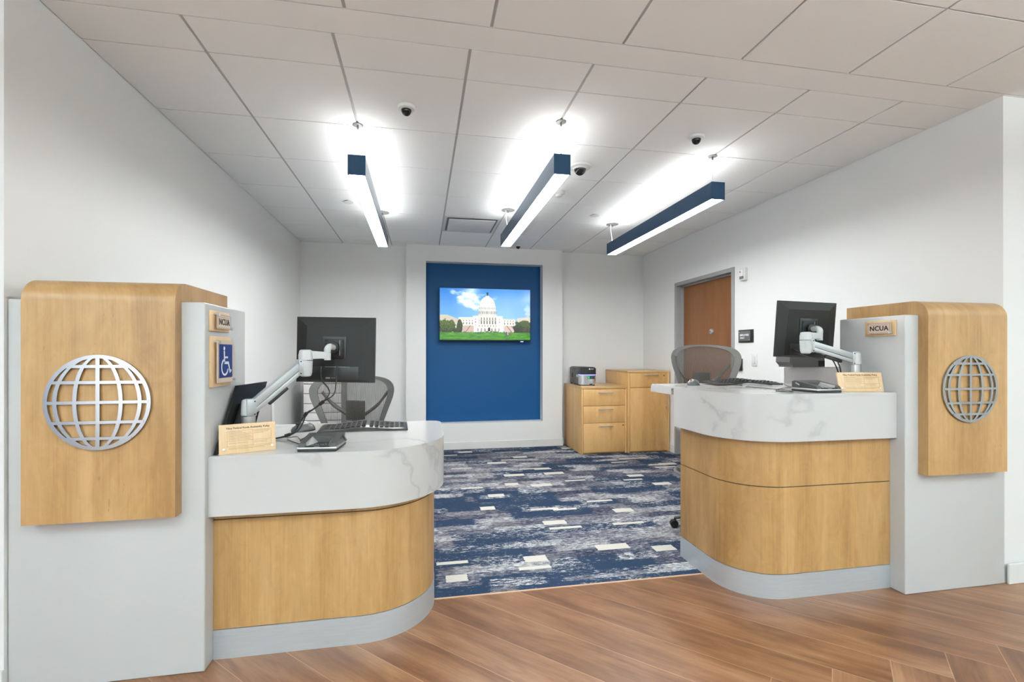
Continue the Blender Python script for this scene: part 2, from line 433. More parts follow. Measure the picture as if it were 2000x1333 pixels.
bm = mb(); box(bm, XL-0.2, XR+0.2, 2.524, 6.75, -0.02, 0.002); struct('floor', bm, M_carpet, 'blue, grey and cream patchwork carpet')
bm = mb(); box(bm, XL, XR, 2.518, 2.527, 0.0, 0.004); struct('trim_1', bm, pmat('tan_edge_strip', (0.55, 0.36, 0.24), 0.5))
bm = mb(); box(bm, -4.7, 6.7, -5.7, 6.8, -0.12, -0.021); struct('floor', bm, M_grid, 'slab under the floor')

# ceiling: lay-in tiles hanging a little below the dark slots between them
def make_ceiling():
    bm = bmesh.new()
    box(bm, -4.5, 6.5, -5.5, 6.75, CEIL+0.006, CEIL+0.10)
    for f in bm.faces: f.material_index = 1
    def tile(x0, x1, y0, y1):
        g, gy = 0.0075, 0.004
        v0 = len(bm.faces)
        box(bm, x0+g, x1-g, y0+gy, y1-gy, CEIL, CEIL+0.02, 0.0)
    xs = [XL-0.003, -1.018, -0.398, 0.227, 0.847, 1.47, 2.098, 2.718, XR+0.003]
    ys = [2.262, 2.518, 3.149, 3.781, 4.412, 5.044, 5.676, 6.308, 6.54]
    for a, b_ in zip(xs, xs[1:]):
        for c, d in zip(ys, ys[1:]):
            if abs(a-0.227) < 0.01 and abs(c-5.044) < 0.01: continue
            tile(a, b_, c, d)
    xs = [-4.5]+[-0.32+0.6235*k for k in range(-6, 11)]+[6.5]
    ys = [-5.5]+[1.622-0.632*k for k in range(11, -1, -1)]+[2.094]
    for a, b_ in zip(xs, xs[1:]):
        for c, d in zip(ys, ys[1:]): tile(a, b_, c, d)
    box(bm, -4.5, 6.5, 2.096, 2.260, CEIL+0.0004, CEIL+0.03)
    for f in bm.faces:
        pass
    o = struct('ceiling', bm, [M_ceil, M_grid], 'white square tile ceiling with a plain band across the opening')
    return o
make_ceiling()

def wallbox(name, boxes, mat=M_wall, label=None):
    bm = mb()
    for b_ in boxes: box(bm, *b_)
    return struct(name, bm, mat, label)
wallbox('wall_left', [(XL-0.16, XL, YF, YB+0.2, 0, CEIL+0.01)])
DY0, DY1, DZ = 4.488, 5.585, 2.155
wallbox('wall_right', [(XR, XR+0.16, YF, DY0-0.03, 0, CEIL+0.01), (XR, XR+0.16, DY1+0.03, YB+0.2, 0, CEIL+0.01), (XR, XR+0.16, DY0-0.03, DY1+0.03, DZ+0.03, CEIL+0.01)])
wallbox('wall_back', [(XL, -0.207, YB, YB+0.2, 0, CEIL+0.01), (1.935, XR, YB, YB+0.2, 0, CEIL+0.01),
    (-0.207, 0.052, 6.411, YB+0.2, 0, CEIL-0.001), (1.651, 1.935, 6.411, YB+0.2, 0, CEIL-0.001),
    (0.052, 1.651, 6.411, YB+0.2, 0, 0.355), (0.052, 1.651, 6.411, YB+0.2, 2.525, CEIL-0.001)],
    label='light grey back wall with a framed recess')
bm = mb(); box(bm, 0.052, 1.651, 6.556, 6.64, 0.355, 2.525); struct('wall_niche', bm, M_blue, 'navy blue painted back of the wall recess')
wallbox('wall_lobby_left', [(-4.6, XL-0.16, YF, YF+0.15, 0, CEIL+0.01), (-4.65, -4.5, -5.5, YF+0.15, 0, CEIL+0.01)])
wallbox('wall_lobby_right', [(XR+0.16, 6.6, YF-0.012, YF+0.15, 0, CEIL+0.01), (6.5, 6.65, -5.5, YF+0.15, 0, CEIL+0.01)])
wallbox('wall_lobby_back', [(-2.6, 6.5, -5.65, -5.5, 0, CEIL+0.01)])
bm = mb(); box(bm, -4.5, -2.6, -5.65, -5.5, 0, CEIL+0.01); box(bm, -4.5, -4.46, -3.0, -1.0, 0.0, 2.6)
struct('wall_lobby_accent', bm, M_blue)
# baseboards
def bb(name, boxes):
    bm = mb()
    for b_ in boxes: box(bm, *b_, 0.004)
    return struct(name, bm, M_base)
BH = 0.102
bb('baseboard_back', [(XL, -0.207, YB-0.012, YB, 0, BH), (-0.219, 1.947, 6.399, 6.411, 0, BH), (-0.219, -0.207, 6.411, YB, 0, BH), (1.935, 1.947, 6.411, YB, 0, BH), (1.947, XR, YB-0.012, YB, 0, BH)])
bb('baseboard_left', [(XL, XL+0.012, 2.58, YB, 0, BH), (-4.5, XL+0.002, YF-0.014, YF, 0, BH)])
bb('baseboard_right', [(XR-0.012, XR, 2.51, DY0-0.05, 0, BH), (XR-0.012, XR, DY1+0.05, YB, 0, BH), (XR+0.006, 6.5, YF-0.026, YF-0.012, 0, 0.112)])

# ------------------------------------------------------------ door on the right wall
bm = mb()
fx0, fx1 = XR-0.012, XR+0.14
box(bm, fx0, fx1, DY0-0.045, DY0, 0, DZ+0.045, 0.002); box(bm, fx0, fx1, DY1, DY1+0.045, 0, DZ+0.045, 0.002)
box(bm, fx0, fx1, DY0, DY1, DZ, DZ+0.045, 0.002)
# stop steps
box(bm, XR+0.052, fx1, DY0, DY0+0.016, 0, DZ, 0.001); box(bm, XR+0.052, fx1, DY1-0.016, DY1, 0, DZ, 0.001); box(bm, XR+0.052, fx1, DY0, DY1, DZ-0.016, DZ, 0.001)
d1 = struct('door_1', bm, M_doorframe, 'brown wood door in a grey metal frame', smooth=True)
bm = mb(); box(bm, XR+0.085, XR+0.13, DY0+0.004, DY1-0.004, 0.01, DZ-0.004); to_obj('door_panel', bm, M_door, d1, label='brown wood door leaf')
bm = mb()
Mr = frame_M((XR+0.085, 4.97, 1.548), (0, 1, 0), (0, 0, 1), (-1, 0, 0))
lathe(bm, [(0.034, 0), (0.034, 0.008), (0.028, 0.018), (0.017, 0.022), (0.0, 0.022)], M=Mr)
to_obj('deadbolt', bm, M_silver, d1, label='round chrome deadbolt')
bm = mb(); Mr = frame_M((XR+0.063, 4.97, 1.548), (0, 1, 0), (0, 0, 1), (-1, 0, 0)); lathe(bm, [(0.008, 0), (0.008, 0.002), (0, 0.002)], M=Mr)
to_obj('keyhole', bm, M_slot, d1)
bm = mb(); Mr = frame_M((XR+0.085, 4.58, 0.98), (0, 1, 0), (0, 0, 1), (-1, 0, 0)); lathe(bm, [(0.033, 0), (0.033, 0.01), (0.012, 0.014), (0.012, 0.045), (0, 0.045)], M=Mr)
box(bm, XR+0.028, XR+0.043, 4.57, 4.70, 0.97, 0.99, 0.004)
to_obj('door_handle', bm, M_silver, d1, label='chrome lever handle')

# ------------------------------------------------------------ pillars with wooden wrap panels
def globe_bm(cx, y, cz, rad, hh, flip=1):
    """flat cut-out metal globe in the XZ plane, rad half-width, hh half-height, built of bands"""
    bm = bmesh.new(); lay = [0]
    def band(path_o, path_i, closed=False):
        n = len(path_o); rng = n if closed else n-1
        lay[0] += 1; d0, d1_ = y-0.00012*lay[0], y-0.006-0.00012*lay[0]
        vo = [bm.verts.new((p[0], d1_, p[1])) for p in path_o]; vi = [bm.verts.new((p[0], d1_, p[1])) for p in path_i]
        wo = [bm.verts.new((p[0], d0, p[1])) for p in path_o]; wi = [bm.verts.new((p[0], d0, p[1])) for p in path_i]
        for k in range(rng):
            a, b_ = k, (k+1) % n
            bm.faces.new((vo[a], vo[b_], vi[b_], vi[a])); bm.faces.new((vo[a], wo[a], wo[b_], vo[b_]))
            bm.faces.new((vi[b_], wi[b_], wi[a], vi[a])); bm.faces.new((wo[b_], wo[a], wi[a], wi[b_]))
        if not closed:
            for k in (0, n-1): bm.faces.new((vo[k], vi[k], wi[k], wo[k]))
    w = 0.0135
    N = 96
    for k in range(1):
        o = [(cx+rad*math.cos(2*math.pi*i/N), cz+hh*math.sin(2*math.pi*i/N)) for i in range(N)]
        i_ = [(cx+(rad-w)*math.cos(2*math.pi*i/N), cz+(hh-w)*math.sin(2*math.pi*i/N)) for i in range(N)]
        band(o, i_, True)
    # meridians: half ellipses
    for fr in (0.43, 0.79):
        for s in (-1, 1):
            o, i_ = [], []
            for k in range(41):
                a = -math.pi/2 + math.pi*k/40
                z = cz + (hh-w*0.5)*math.sin(a); c = math.cos(a)
                o.append((cx + s*(rad*fr*c + w/2), z)); i_.append((cx + s*(rad*fr*c - w/2), z))
            band(o, i_)
    band([(cx-w/2, cz-hh+w*0.5), (cx-w/2, cz+hh-w*0.5)], [(cx+w/2, cz-hh+w*0.5), (cx+w/2, cz+hh-w*0.5)])
    for fz in (0.0, 0.42, -0.42, 0.755, -0.755):
        z = cz + fz*hh; hw = rad*math.sqrt(1-fz*fz) - w*0.6
        if abs(fz) > 0.7: hw += 0.004
        ww = 0.0115
        band([(cx-hw, z+ww/2), (cx+hw, z+ww/2)], [(cx-hw, z-ww/2), (cx+hw, z-ww/2)])
    return bm
def pillar(px0, px1, y0, y1, wx0, wx1, wy0, wy1, zb, side, gx, gz, grx, grz):
    t = thing('counter_pillar', f'white pillar with wrapped maple panel and metal globe at the {side} counter', 'pillar', ((px0+px1)/2, (y0+y1)/2, 0))
    bm = mb(); box(bm, px0, px1, y0, y1, 0, 1.499, 0.006, 3); W('body', bm, M_whitelam, t)
    # wooden wrap: profile in YZ, extruded along X
    r, zt = 0.085, 1.575
    prof = [(wy0, zb), (wy0, zt-r)]
    prof += [(wy0 + r - r*math.cos(a), zt - r + r*math.sin(a)) for a in [math.pi/2*k/12 for k in range(1, 13)]]
    prof += [(wy1, zt), (wy1, 1.5005), (y0-0.001, 1.5005), (y0-0.001, zb)]
    bm = mb(); M = frame_M((wx0, 0, 0), (0, 1, 0), (0, 0, 1), (1, 0, 0))
    prism(bm, prof, 0, wx1-wx0, M)
    p = W('wood_wrap', bm, M_maple, t, 'maple panel bent over the pillar top')
    bm = globe_bm(gx, wy0-0.004, gz, grx, grz)
    W('globe_emblem', bm, M_globe, t, 'brushed metal globe cut-out')
    bm = mb()
    for dx, dz in ((0, grz*0.95), (0, -grz*0.95), (grx*0.95, 0), (-grx*0.95, 0)): lathe(bm, [(0.004, 0), (0.004, 0.0042)], M=frame_M((gx+dx, wy0, gz+dz), (1, 0, 0), (0, 0, 1), (0, -1, 0)), seg=8)
    W('standoff', bm, M_silver, t)
    return t
M_globe = pmat('globe_metal', (0.36, 0.375, 0.385), 0.24, 0.9)
pillar(XL+0.002, -0.865, 2.122, 2.57, -1.463, -0.949, 2.070, 2.577, 0.650, 'left', -1.208, 1.105, 0.179, 0.181)
pillar(2.536, XR-0.004, 2.099, 2.505, 2.619, 3.146, 2.046, 2.535, 0.645, 'right', 2.884, 1.102, 0.183, 0.179)

# ------------------------------------------------------------ counters
def arc(cx, cy, r, a0, a1, n=24): return [(cx+r*math.cos(R(a0+(a1-a0)*k/n)), cy+r*math.sin(R(a0+(a1-a0)*k/n))) for k in range(n+1)]
def counter(side, xs, y_f, cxr, r, x_side, y_end, zk, seams, ztop_wood, fasc, zf0, ztop, slab, ythk=0.02):
    """xs: X at pillar. cxr: arc centre. path runs pillar -> arc -> back."""
    sgn = 1 if side == 'left' else -1
    t = thing('teller_counter', {'left': 'low curved teller counter with white stone top and maple front, at the left pillar',
                                 'right': 'tall curved teller counter with white stone top and two-panel maple front, at the right pillar'}[side], 'counter', (cxr[0], cxr[1], 0))
    def path(off, r_, c):
        if sgn > 0: p = [(xs, c[1]-r_)] + arc(c[0], c[1], r_, -90, 0) + [(c[0]+r_, y_end)]
        else: p = [(xs, c[1]-r_)] + arc(c[0], c[1], r_, 270, 180) + [(c[0]-r_, y_end)]
        return p
    o = path(0, r, cxr); i_ = path(0, r-ythk, cxr)
    o2 = path(0, r-0.004, cxr); 
    bm = mb(); strip(bm, path(0, r+0.0015, cxr), i_, 0, zk-0.003); W('kick_plate', bm, M_steel, t, 'brushed steel kick plate', auto=50)
    # dark recess behind the joints
    bm = mb(); strip(bm, path(0, r-0.006, cxr), path(0, r-0.03, cxr), 0.005, zf0+0.01); W('core', bm, M_slot, t)
    z = zk
    for k, zz in enumerate(seams + [ztop_wood]):
        bm = mb(); strip(bm, o, i_, z, zz-0.003); W('front_panel', bm, M_maple, t, auto=50); z = zz+0.002
    bm = mb(); fo = path(0, fasc[1], fasc[0]); fi = path(0, fasc[1]-0.03, fasc[0]); 
    if side == 'left': fo[-1] = (fo[-1][0], slab[1]-0.03); fi[-1] = (fi[-1][0], slab[1]-0.03)
    strip(bm, fo, fi, zf0, ztop-0.012)
    fa = W('stone_fascia', bm, M_marble, t, 'white veined stone apron', auto=50)
    # top slab
    if side == 'left':
        rb = 0.06; xo = fasc[0][0]+fasc[1]
        outl = [(xs, fasc[0][1]-fasc[1])] + arc(*fasc[0], fasc[1], -90, 0) + arc(xo-rb, slab[1]-rb, rb, 0, 90, 8) + [(xs, slab[1])]
        zlo = ztop-0.0125
    else:
        xo = fasc[0][0]-fasc[1]
        outl = [(xs, fasc[0][1]-fasc[1])] + arc(*fasc[0], fasc[1], 270, 180) + [(xo+0.0, slab[1]-0.01), (xo+0.02, slab[1]), (xs, slab[1])]
        zlo = ztop-0.0125
        bm = mb(); o3 = [(p[0], p[1]) for p in arc(*fasc[0], fasc[1]-0.0, 180, 180, 1)[:1]]
        box(bm, xo, xs-0.3, 2.80, slab[1], ztop-0.052, zlo); W('top_overhang', bm, M_marble, t)
    bm = mb(); prism(bm, outl, zlo, ztop)
    es = [e for e in bm.edges if abs(e.verts[0].co.z-ztop) < 1e-6 and abs(e.verts[1].co.z-ztop) < 1e-6]
    bmesh.ops.bevel(bm, geom=es, offset=0.003, segments=2, affect='EDGES')
    W('counter_top', bm, M_marble, t, auto=50)
    return t
counter('left', -0.864, 2.20, (-0.27, 2.53), 0.332, 0.061, 3.0, 0.126, [0.590], 0.619, ((-0.286, 2.55), 0.40), 0.617, 0.865, (0, 3.06))
counter('right', 2.535, 2.18, (1.89, 2.455), 0.272, 1.62, 2.77, 0.130, [0.588], 0.834, ((1.90, 2.475), 0.33), 0.832, 1.08, (0, 3.075))

# ------------------------------------------------------------ pendant lights
def pendant(cx, y0, y1, lab, cz1, cz2):
    t = thing('pendant_light', lab, 'light', (cx, (y0+y1)/2, 2.405), group='navy linear pendant lights')
    w = 0.052; z0, z1 = 2.405, 2.528
    bm = mb()
    box(bm, cx-w, cx-w+0.004, y0, y1, z0, z1, 0.0); box(bm, cx+w-0.004, cx+w, y0, y1, z0, z1, 0.0)
    box(bm, cx-w+0.004, cx+w-0.004, y0+0.004, y1-0.004, z0+0.05, z0+0.056)
    W('housing', bm, M_pendant, t, 'navy metal side housing')
    for y, s in ((y0, 1), (y1, -1)):
        bm = mb(); box(bm, cx-w-0.0015, cx+w+0.0015, y-0.001*s, y+0.003*s, z0-0.0015, z1+0.0015); W('end_cap', bm, M_pendant, t)
    bm = mb(); box(bm, cx-w+0.0042, cx+w-0.0042, y0+0.0042, y1-0.0042, z0+0.002, z0+0.008); W('lower_lens', bm, M_lens, t, 'glowing white diffuser')
    bm = mb(); box(bm, cx-w+0.006, cx+w-0.006, y0+0.006, y1-0.006, z1-0.012, z1-0.006); W('upper_lens', bm, M_lens_up, t)
    # front suspension
    bm = mb(); tube(bm, [(cx, cz1, z1-0.008), (cx, cz1, CEIL-0.004)], 0.0011, 6); W('suspension_wire', bm, M_silver, t)
    bm = mb(); tube(bm, [(cx, cz2, z1-0.008), (cx, cz2, CEIL-0.004)], 0.0011, 6); W('suspension_wire', bm, M_silver, t)
    for y, rr in ((cz1, 0.033), (cz2, 0.068)):
        bm = mb(); lathe(bm, [(0, 0), (rr*0.9, 0.0), (rr, 0.002), (rr, 0.006)], (cx, y, CEIL-0.006)); lathe(bm, [(0.006, 0), (0.006, 0.022)], (cx, y, CEIL-0.028), 12); W('canopy', bm, M_grey, t, 'small grey ceiling canopy')
        bm = mb(); lathe(bm, [(0.004, 0), (0.004, 0.02)], (cx, y, z1-0.006), 8); W('gripper', bm, M_black, t)
    bm = mb(); tube(bm, curve_pts([(cx-0.025, cz2-0.01, CEIL-0.006), (cx-0.022, cz2-0.01, CEIL-0.08), (cx-0.008, cz2-0.006, CEIL-0.16), (cx, cz2, z1-0.01)], 6), 0.004, 8); W('power_cord', bm, M_cord, t, 'white power cord')
pendant(-0.400, 3.085, 5.115, 'leftmost navy pendant light, hanging nearest the left wall', 3.14, 5.04)
pendant(0.855, 2.835, 4.86, 'middle navy pendant light, hanging above the gap between counters', 2.86, 4.72)
pendant(2.098, 3.085, 5.05, 'rightmost navy pendant light, hanging nearest the door wall', 3.15, 5.02)

# ------------------------------------------------------------ ceiling devices
def dome_cam(x, y, lab, R1, R2, white=True, name='security_camera'):
    t = thing(name, lab, 'security camera', (x, y, CEIL))
    bm = mb(); lathe(bm, [(0, 0), (R1, 0), (R1, -0.008), (R1*0.93, -0.016), (R2*1.15, -0.020), (0, -0.020)], (x, y, CEIL-0.001)); W('base', bm, M_offwhite if white else M_grey, t, 'white round base' if white else None)
    bm = mb(); pr = [(R2*math.cos(R(a)), -0.020-R2*1.15*math.sin(R(a))) for a in range(0, 90, 9)] + [(0, -0.020-R2*1.15)]
    lathe(bm, pr, (x, y, CEIL)); W('dome', bm, M_gloss, t, 'dark glossy dome')
    return t
dome_cam(-0.09, 2.855, 'small dome camera with black dome on ceiling, left of middle pendant', 0.052, 0.030)
dome_cam(1.80, 2.885, 'small dome camera with black dome on ceiling, beside the rightmost pendant', 0.052, 0.030)
t = dome_cam(1.20, 3.505, 'larger dome camera with white ring on ceiling, behind the middle pendant', 0.088, 0.047)
bm = mb(); pr = [(0.049*math.cos(R(a)), -0.018-0.012*math.sin(R(a))) for a in range(0, 60, 10)]
lathe(bm, [(0.060, -0.018), (0.052, -0.028), (0.0475, -0.030), (0.0475, -0.020)], (1.20, 3.505, CEIL)); W('ring', bm, M_offwhite, t)
dome_cam(1.262, 6.214, 'tiny dark dome camera on ceiling near back wall', 0.040, 0.028)
bm = mb(); lathe(bm, [(0, 0), (0.055, 0), (0.055, -0.012), (0.045, -0.022), (0.03, -0.026), (0.028, -0.045), (0.012, -0.052), (0, -0.052)], (1.205, 4.10, CEIL-0.001))
tag(to_obj('smoke_detector', bm, M_offwhite), 'white smoke detector on ceiling beyond the larger dome camera', 'detector')
for x, y, l in ((-0.692, 4.74, 'flat round sprinkler cover on ceiling, left of the leftmost pendant'), (1.777, 4.72, 'flat round sprinkler cover on ceiling, between middle and rightmost pendants')):
    bm = mb(); lathe(bm, [(0, 0), (0.046, 0), (0.046, 0.004), (0.03, 0.004), (0.03, 0.011)], (x, y, CEIL-0.011), 32)
    tag(to_obj('sprinkler_cover', bm, M_offwhite), l, 'sprinkler', 'sprinkler covers')
t = thing('ceiling_vent', 'square white plaque air vent in ceiling near back wall', 'vent', (0.537, 5.36, CEIL))
bm = mb(); x0, x1, y0, y1 = 0.235, 0.839, 5.052, 5.668
for b_ in ((x0, x1, y0, y0+0.028), (x0, x1, y1-0.028, y1), (x0, x0+0.028, y0+0.028, y1-0.028), (x1-0.028, x1, y0+0.028, y1-0.028)): box(bm, *b_, CEIL-0.002, CEIL+0.02)
W('frame', bm, M_offwhite, t)
bm = mb(); box(bm, x0+0.03, x1-0.03, y0+0.03, y1-0.03, CEIL+0.0035, CEIL+0.0058); W('duct', bm, M_grey, t, 'dark gap around the plaque')
bm = mb(); box(bm, x0+0.05, x1-0.05, y0+0.05, y1-0.05, CEIL-0.014, CEIL-0.006, 0.003)
for px, py in ((x0+0.1, y0+0.1), (x1-0.1, y0+0.1), (x0+0.1, y1-0.1), (x1-0.1, y1-0.1)): lathe(bm, [(0.008, -0.011), (0.008, 0.004)], (px, py, CEIL), 8)
W('plaque', bm, M_offwhite, t)

# ------------------------------------------------------------ television
def paint(u, v):
    """picture of a white domed building under a blue sky; u 0..1 left-right, v 0..1 bottom-top. sRGB"""
    def n2(x, y, s=0.0): return noise.fractal(Vector((x, y, s)), 0.8, 2.1, 4)
    X = u*16; Y = v*9           # 16 x 9 units
    t = max(0, min(1, (Y-3.2)/5.8))
    sky = [0.45-0.30*t, 0.70-0.20*t, 0.93-0.08*t]
    hz = max(0, 1-abs(u-0.75)*1.6)*0.25
    sky = [s+(1-s)*hz*(1-t*0.3) for s in sky]
    # clouds
    cl = n2(X*0.55, Y*1.1, 3.0)
    d = ((X-5.2)/2.4)**2 + ((Y-6.6+0.25*(X-5.2))/1.15)**2
    c = max(0, min(1, (1.25-d)*0.9 + cl*0.9))
    d2 = ((X-5.0)/4.2)**2 + ((Y-8.2+0.12*(X-3))/0.55)**2
    c = max(c, max(0, min(0.7, (0.9-d2)*0.5 + cl*1.1)))
    d3 = ((X-15.7)/0.9)**2 + ((Y-5.0)/1.2)**2
    c = max(c, max(0, min(0.5, (0.9-d3)*0.6+cl*0.6)))
    col = [s+(e-s)*c for s, e in zip(sky, (0.96, 0.95, 0.98))]
    cx = 8.3; W_ = (0.95, 0.93, 0.88)
    def setc(c_): nonlocal col; col = list(c_)
    def inr(a, b_, c_, d_): return a <= X <= b_ and c_ <= Y <= d_
    sh = 0.90+0.10*max(0, 1-abs(X-cx-0.3)/1.6)
    # far wings with sloping tops
    if X < 3.4 and Y < 4.35-(0.55*max(0, X-1.2)/1.5 if X > 1.2 else 0): setc((0.80, 0.77, 0.70))
    if X > 13.6 and Y < 3.85+0.12*(X-13.6): setc((0.84, 0.80, 0.74))
    wing = inr(3.2, 5.75, 1.6, 3.95) or inr(10.9, 13.3, 1.6, 3.72)
    mid = inr(5.7, 11.0, 1.4, 4.2)
    por = inr(6.8, 9.9, 1.4, 4.25)
    if wing:
        setc((0.93, 0.91, 0.86))
        if Y > 3.6 and Y < 3.66: setc((0.75, 0.73, 0.68))
        k = (X-3.5) % 0.52
        if k < 0.16 and (3.25 < Y < 3.45 or 2.7 < Y < 3.05): setc((0.42, 0.42, 0.42))
    if mid:
        setc((0.96, 0.945, 0.90))
        if 4.02 < Y < 4.06: setc((0.72, 0.70, 0.66))
        if (abs(X-6.2) < 0.07 or abs(X-10.45) < 0.07) and (3.55 < Y < 3.7 or 3.0 < Y < 3.3 or 2.55 < Y < 2.68): setc((0.40, 0.40, 0.40))
    if por:
        setc((0.93, 0.91, 0.86))
        if 2.75 < Y < 3.95:
            k = (X-6.95) % 0.5
            if 0.18 < k < 0.40: setc((0.52, 0.49, 0.45) if Y > 3.35 else (0.40, 0.37, 0.34))
            if 3.35 < Y < 3.43: setc((0.75, 0.72, 0.68))
        if 2.35 < Y < 2.55 and (X-6.95) % 0.5 > 0.3: setc((0.55, 0.53, 0.50))
    if 1.5 < Y < 2.15 and 6.3 < X < 10.8:
        k = ((X-6.3) % 0.62)-0.31
        if abs(k) < 0.13 and Y < 1.95+0.10*(1-(k/0.13)**2): setc((0.62, 0.58, 0.53))
    if abs(X-8.6) < 0.16 and 1.5 < Y < 2.15: setc((0.12, 0.11, 0.10))
    # stairs
    if 3.2+max(0, (Y-1.3))*0.75 < X < 4.0+(Y-1.3)*1.2+1.9 and 1.3 < Y < 2.5 and X < 5.9:
        setc((0.80, 0.70, 0.64))
        if abs(X-(4.4+(Y-1.3)*0.75)) < 0.07: setc((0.40, 0.36, 0.32))
    if 1.3 < Y < 2.5 and 11.2 < X < 14.2-(Y-1.3)*0.8:
        setc((0.84, 0.74, 0.70))
        if abs(X-(12.7-(Y-1.3)*0.8)) < 0.07 or abs(X-(13.5-(Y-1.3)*0.8)) < 0.06: setc((0.36, 0.30, 0.30))
    # dome
    if abs(X-cx) < 1.62 and 4.2 <= Y < 4.45: setc((0.90*sh, 0.88*sh, 0.84*sh))
    if abs(X-cx) < 1.60 and 4.45 <= Y < 5.25:
        k = ((X-cx+3) % 0.30); setc((0.50, 0.50, 0.50) if (k < 0.14 and 4.55 < Y < 5.08) else (0.90*sh, 0.89*sh, 0.85*sh))
    if abs(X-cx) < 1.50 and 5.2 <= Y < 5.95:
        k = ((X-cx+3) % 0.26); setc((0.60, 0.60, 0.58) if (k < 0.11 and 5.38 < Y < 5.72) else (0.93*sh, 0.92*sh, 0.89*sh))
    hw = 1.38*math.sqrt(max(0, 1-((Y-5.9)/1.75)**2)) if Y >= 5.9 else 0
    if 5.9 <= Y < 7.5 and abs(X-cx) < hw:
        s2 = 0.86+0.14*max(0, 1-abs(X-cx+0.2)/1.3); setc((0.97*s2, 0.965*s2, 0.94*s2))
        if 6.42 < Y < 6.58 and (X-cx+3) % 0.2 < 0.08: setc((0.72, 0.72, 0.70))
        if abs(((X-cx)/max(hw, 0.1)*4) % 1.0 - 0.5) < 0.06 and Y > 6.6: setc((0.86, 0.86, 0.84))
    if abs(X-cx) < 0.42-0.12*(Y-7.1) and 7.1 < Y < 7.75: setc((0.88, 0.88, 0.86))
    if abs(X-cx) < 0.20 and 7.6 < Y < 7.78: setc((0.90, 0.90, 0.86))
    if abs(X-cx) < 0.12-0.05*math.sin(Y*9) and 7.75 < Y < 8.38: setc((0.10, 0.13, 0.13))
    # trees
    nz = n2(X*1.6, Y*1.6, 7.0); nf = n2(X*6, Y*6, 2.0)
    for tx, ty, rx, ry, g in ((1.1, 2.3, 1.75, 1.25, 1.0), (3.4, 2.35, 0.55, 1.15, 0.7), (2.8, 1.6, 0.6, 0.5, 0.8), (14.9, 2.2, 1.9, 1.3, 0.85), (13.9, 1.7, 1.0, 0.9, 0.6)):
        if ((X-tx)/rx)**2 + ((Y-ty)/ry)**2 < 1.0+nz*0.5 and Y > 1.25:
            l = 0.55+0.9*nf + 0.35*(Y-1.6)/1.6
            l = max(0.12, min(1.05, l))*g
            setc((0.34*l, 0.44*l, 0.10*l))
    if 1.2 < Y < 1.55 and n2(X*3, Y*3, 5) > 0.05 and 7.0 < X < 10.3: setc((0.35, 0.45, 0.15))
    if 1.32 < Y < 1.5 and n2(X*5, Y*5, 9) > 0.25: setc((0.15, 0.14, 0.14))
    if Y < 1.32:
        g = n2(X*0.8, Y*4, 1.0)
        setc((0.26+0.12*g, 0.55+0.14*g, 0.06))
        if Y > 1.26: setc((0.20, 0.26, 0.12))
    if abs(X-11.75) < 0.09 and 0.75 < Y < 1.3: setc((0.35, 0.30, 0.45))
    if abs(X-12.1) < 0.10 and 0.75 < Y < 1.25: setc((0.70, 0.20, 0.25))
    if abs(X-11.95) < 0.05 and 0.9 < Y < 1.35: setc((0.85, 0.82, 0.85))
    return col
def tv():
    x0, x1, z0, z1, yf = 0.229, 1.482, 1.476, 2.182, 6.43
    t = thing('television', 'flat wall television showing a white domed building, hung in the navy recess', 'television', ((x0+x1)/2, yf, z0))
    bm = mb(); box(bm, x0, x1, yf+0.002, yf+0.04, z0-0.012, z1, 0.003); W('casing', bm, M_black, t)
    bm = mb(); box(bm, x0+0.35, x1-0.35, yf+0.04, 6.5555, z0+0.15, z1-0.15); W('wall_bracket', bm, M_black, t)
    bm = mb(); box(bm, x1-0.14, x1-0.10, yf+0.004, yf+0.02, z0-0.024, z0-0.012, 0.002); W('power_indicator', bm, M_led, t, 'tiny blue power light')
    nx, ny = 288, 162
    a, b_, c, d = x0+0.006, x1-0.006, z0+0.004, z1-0.006
    verts = [(a+(b_-a)*i/nx, yf, c+(d-c)*j/ny) for j in range(ny+1) for i in range(nx+1)]
    faces = [(j*(nx+1)+i, j*(nx+1)+i+1, (j+1)*(nx+1)+i+1, (j+1)*(nx+1)+i) for j in range(ny) for i in range(nx)]
    me = bpy.data.meshes.new('screen'); me.from_pydata(verts, [], faces); me.materials.append(screen_mat(1.0))
    ca = me.color_attributes.new('pic', 'FLOAT_COLOR', 'CORNER')
    lin = lambda s: (max(0, s)/12.92 if s < 0.04045 else ((s+0.055)/1.055)**2.4)
    k = 0
    for j in range(ny):
        for i in range(nx):
            r_, g_, b2 = [lin(min(1, q_)) for q_ in paint((i+0.5)/nx, (j+0.5)/ny)]
            for _ in range(4): ca.data[k].color = (r_, g_, b2, 1); k += 1
    o = bpy.data.objects.new('screen', me); COL.objects.link(o)
    bpy.context.view_layer.update()
    me.transform(t.matrix_world.inverted()); o.parent = t; o['label'] = 'lit screen with a photo of a domed building, lawn and trees'
tv()

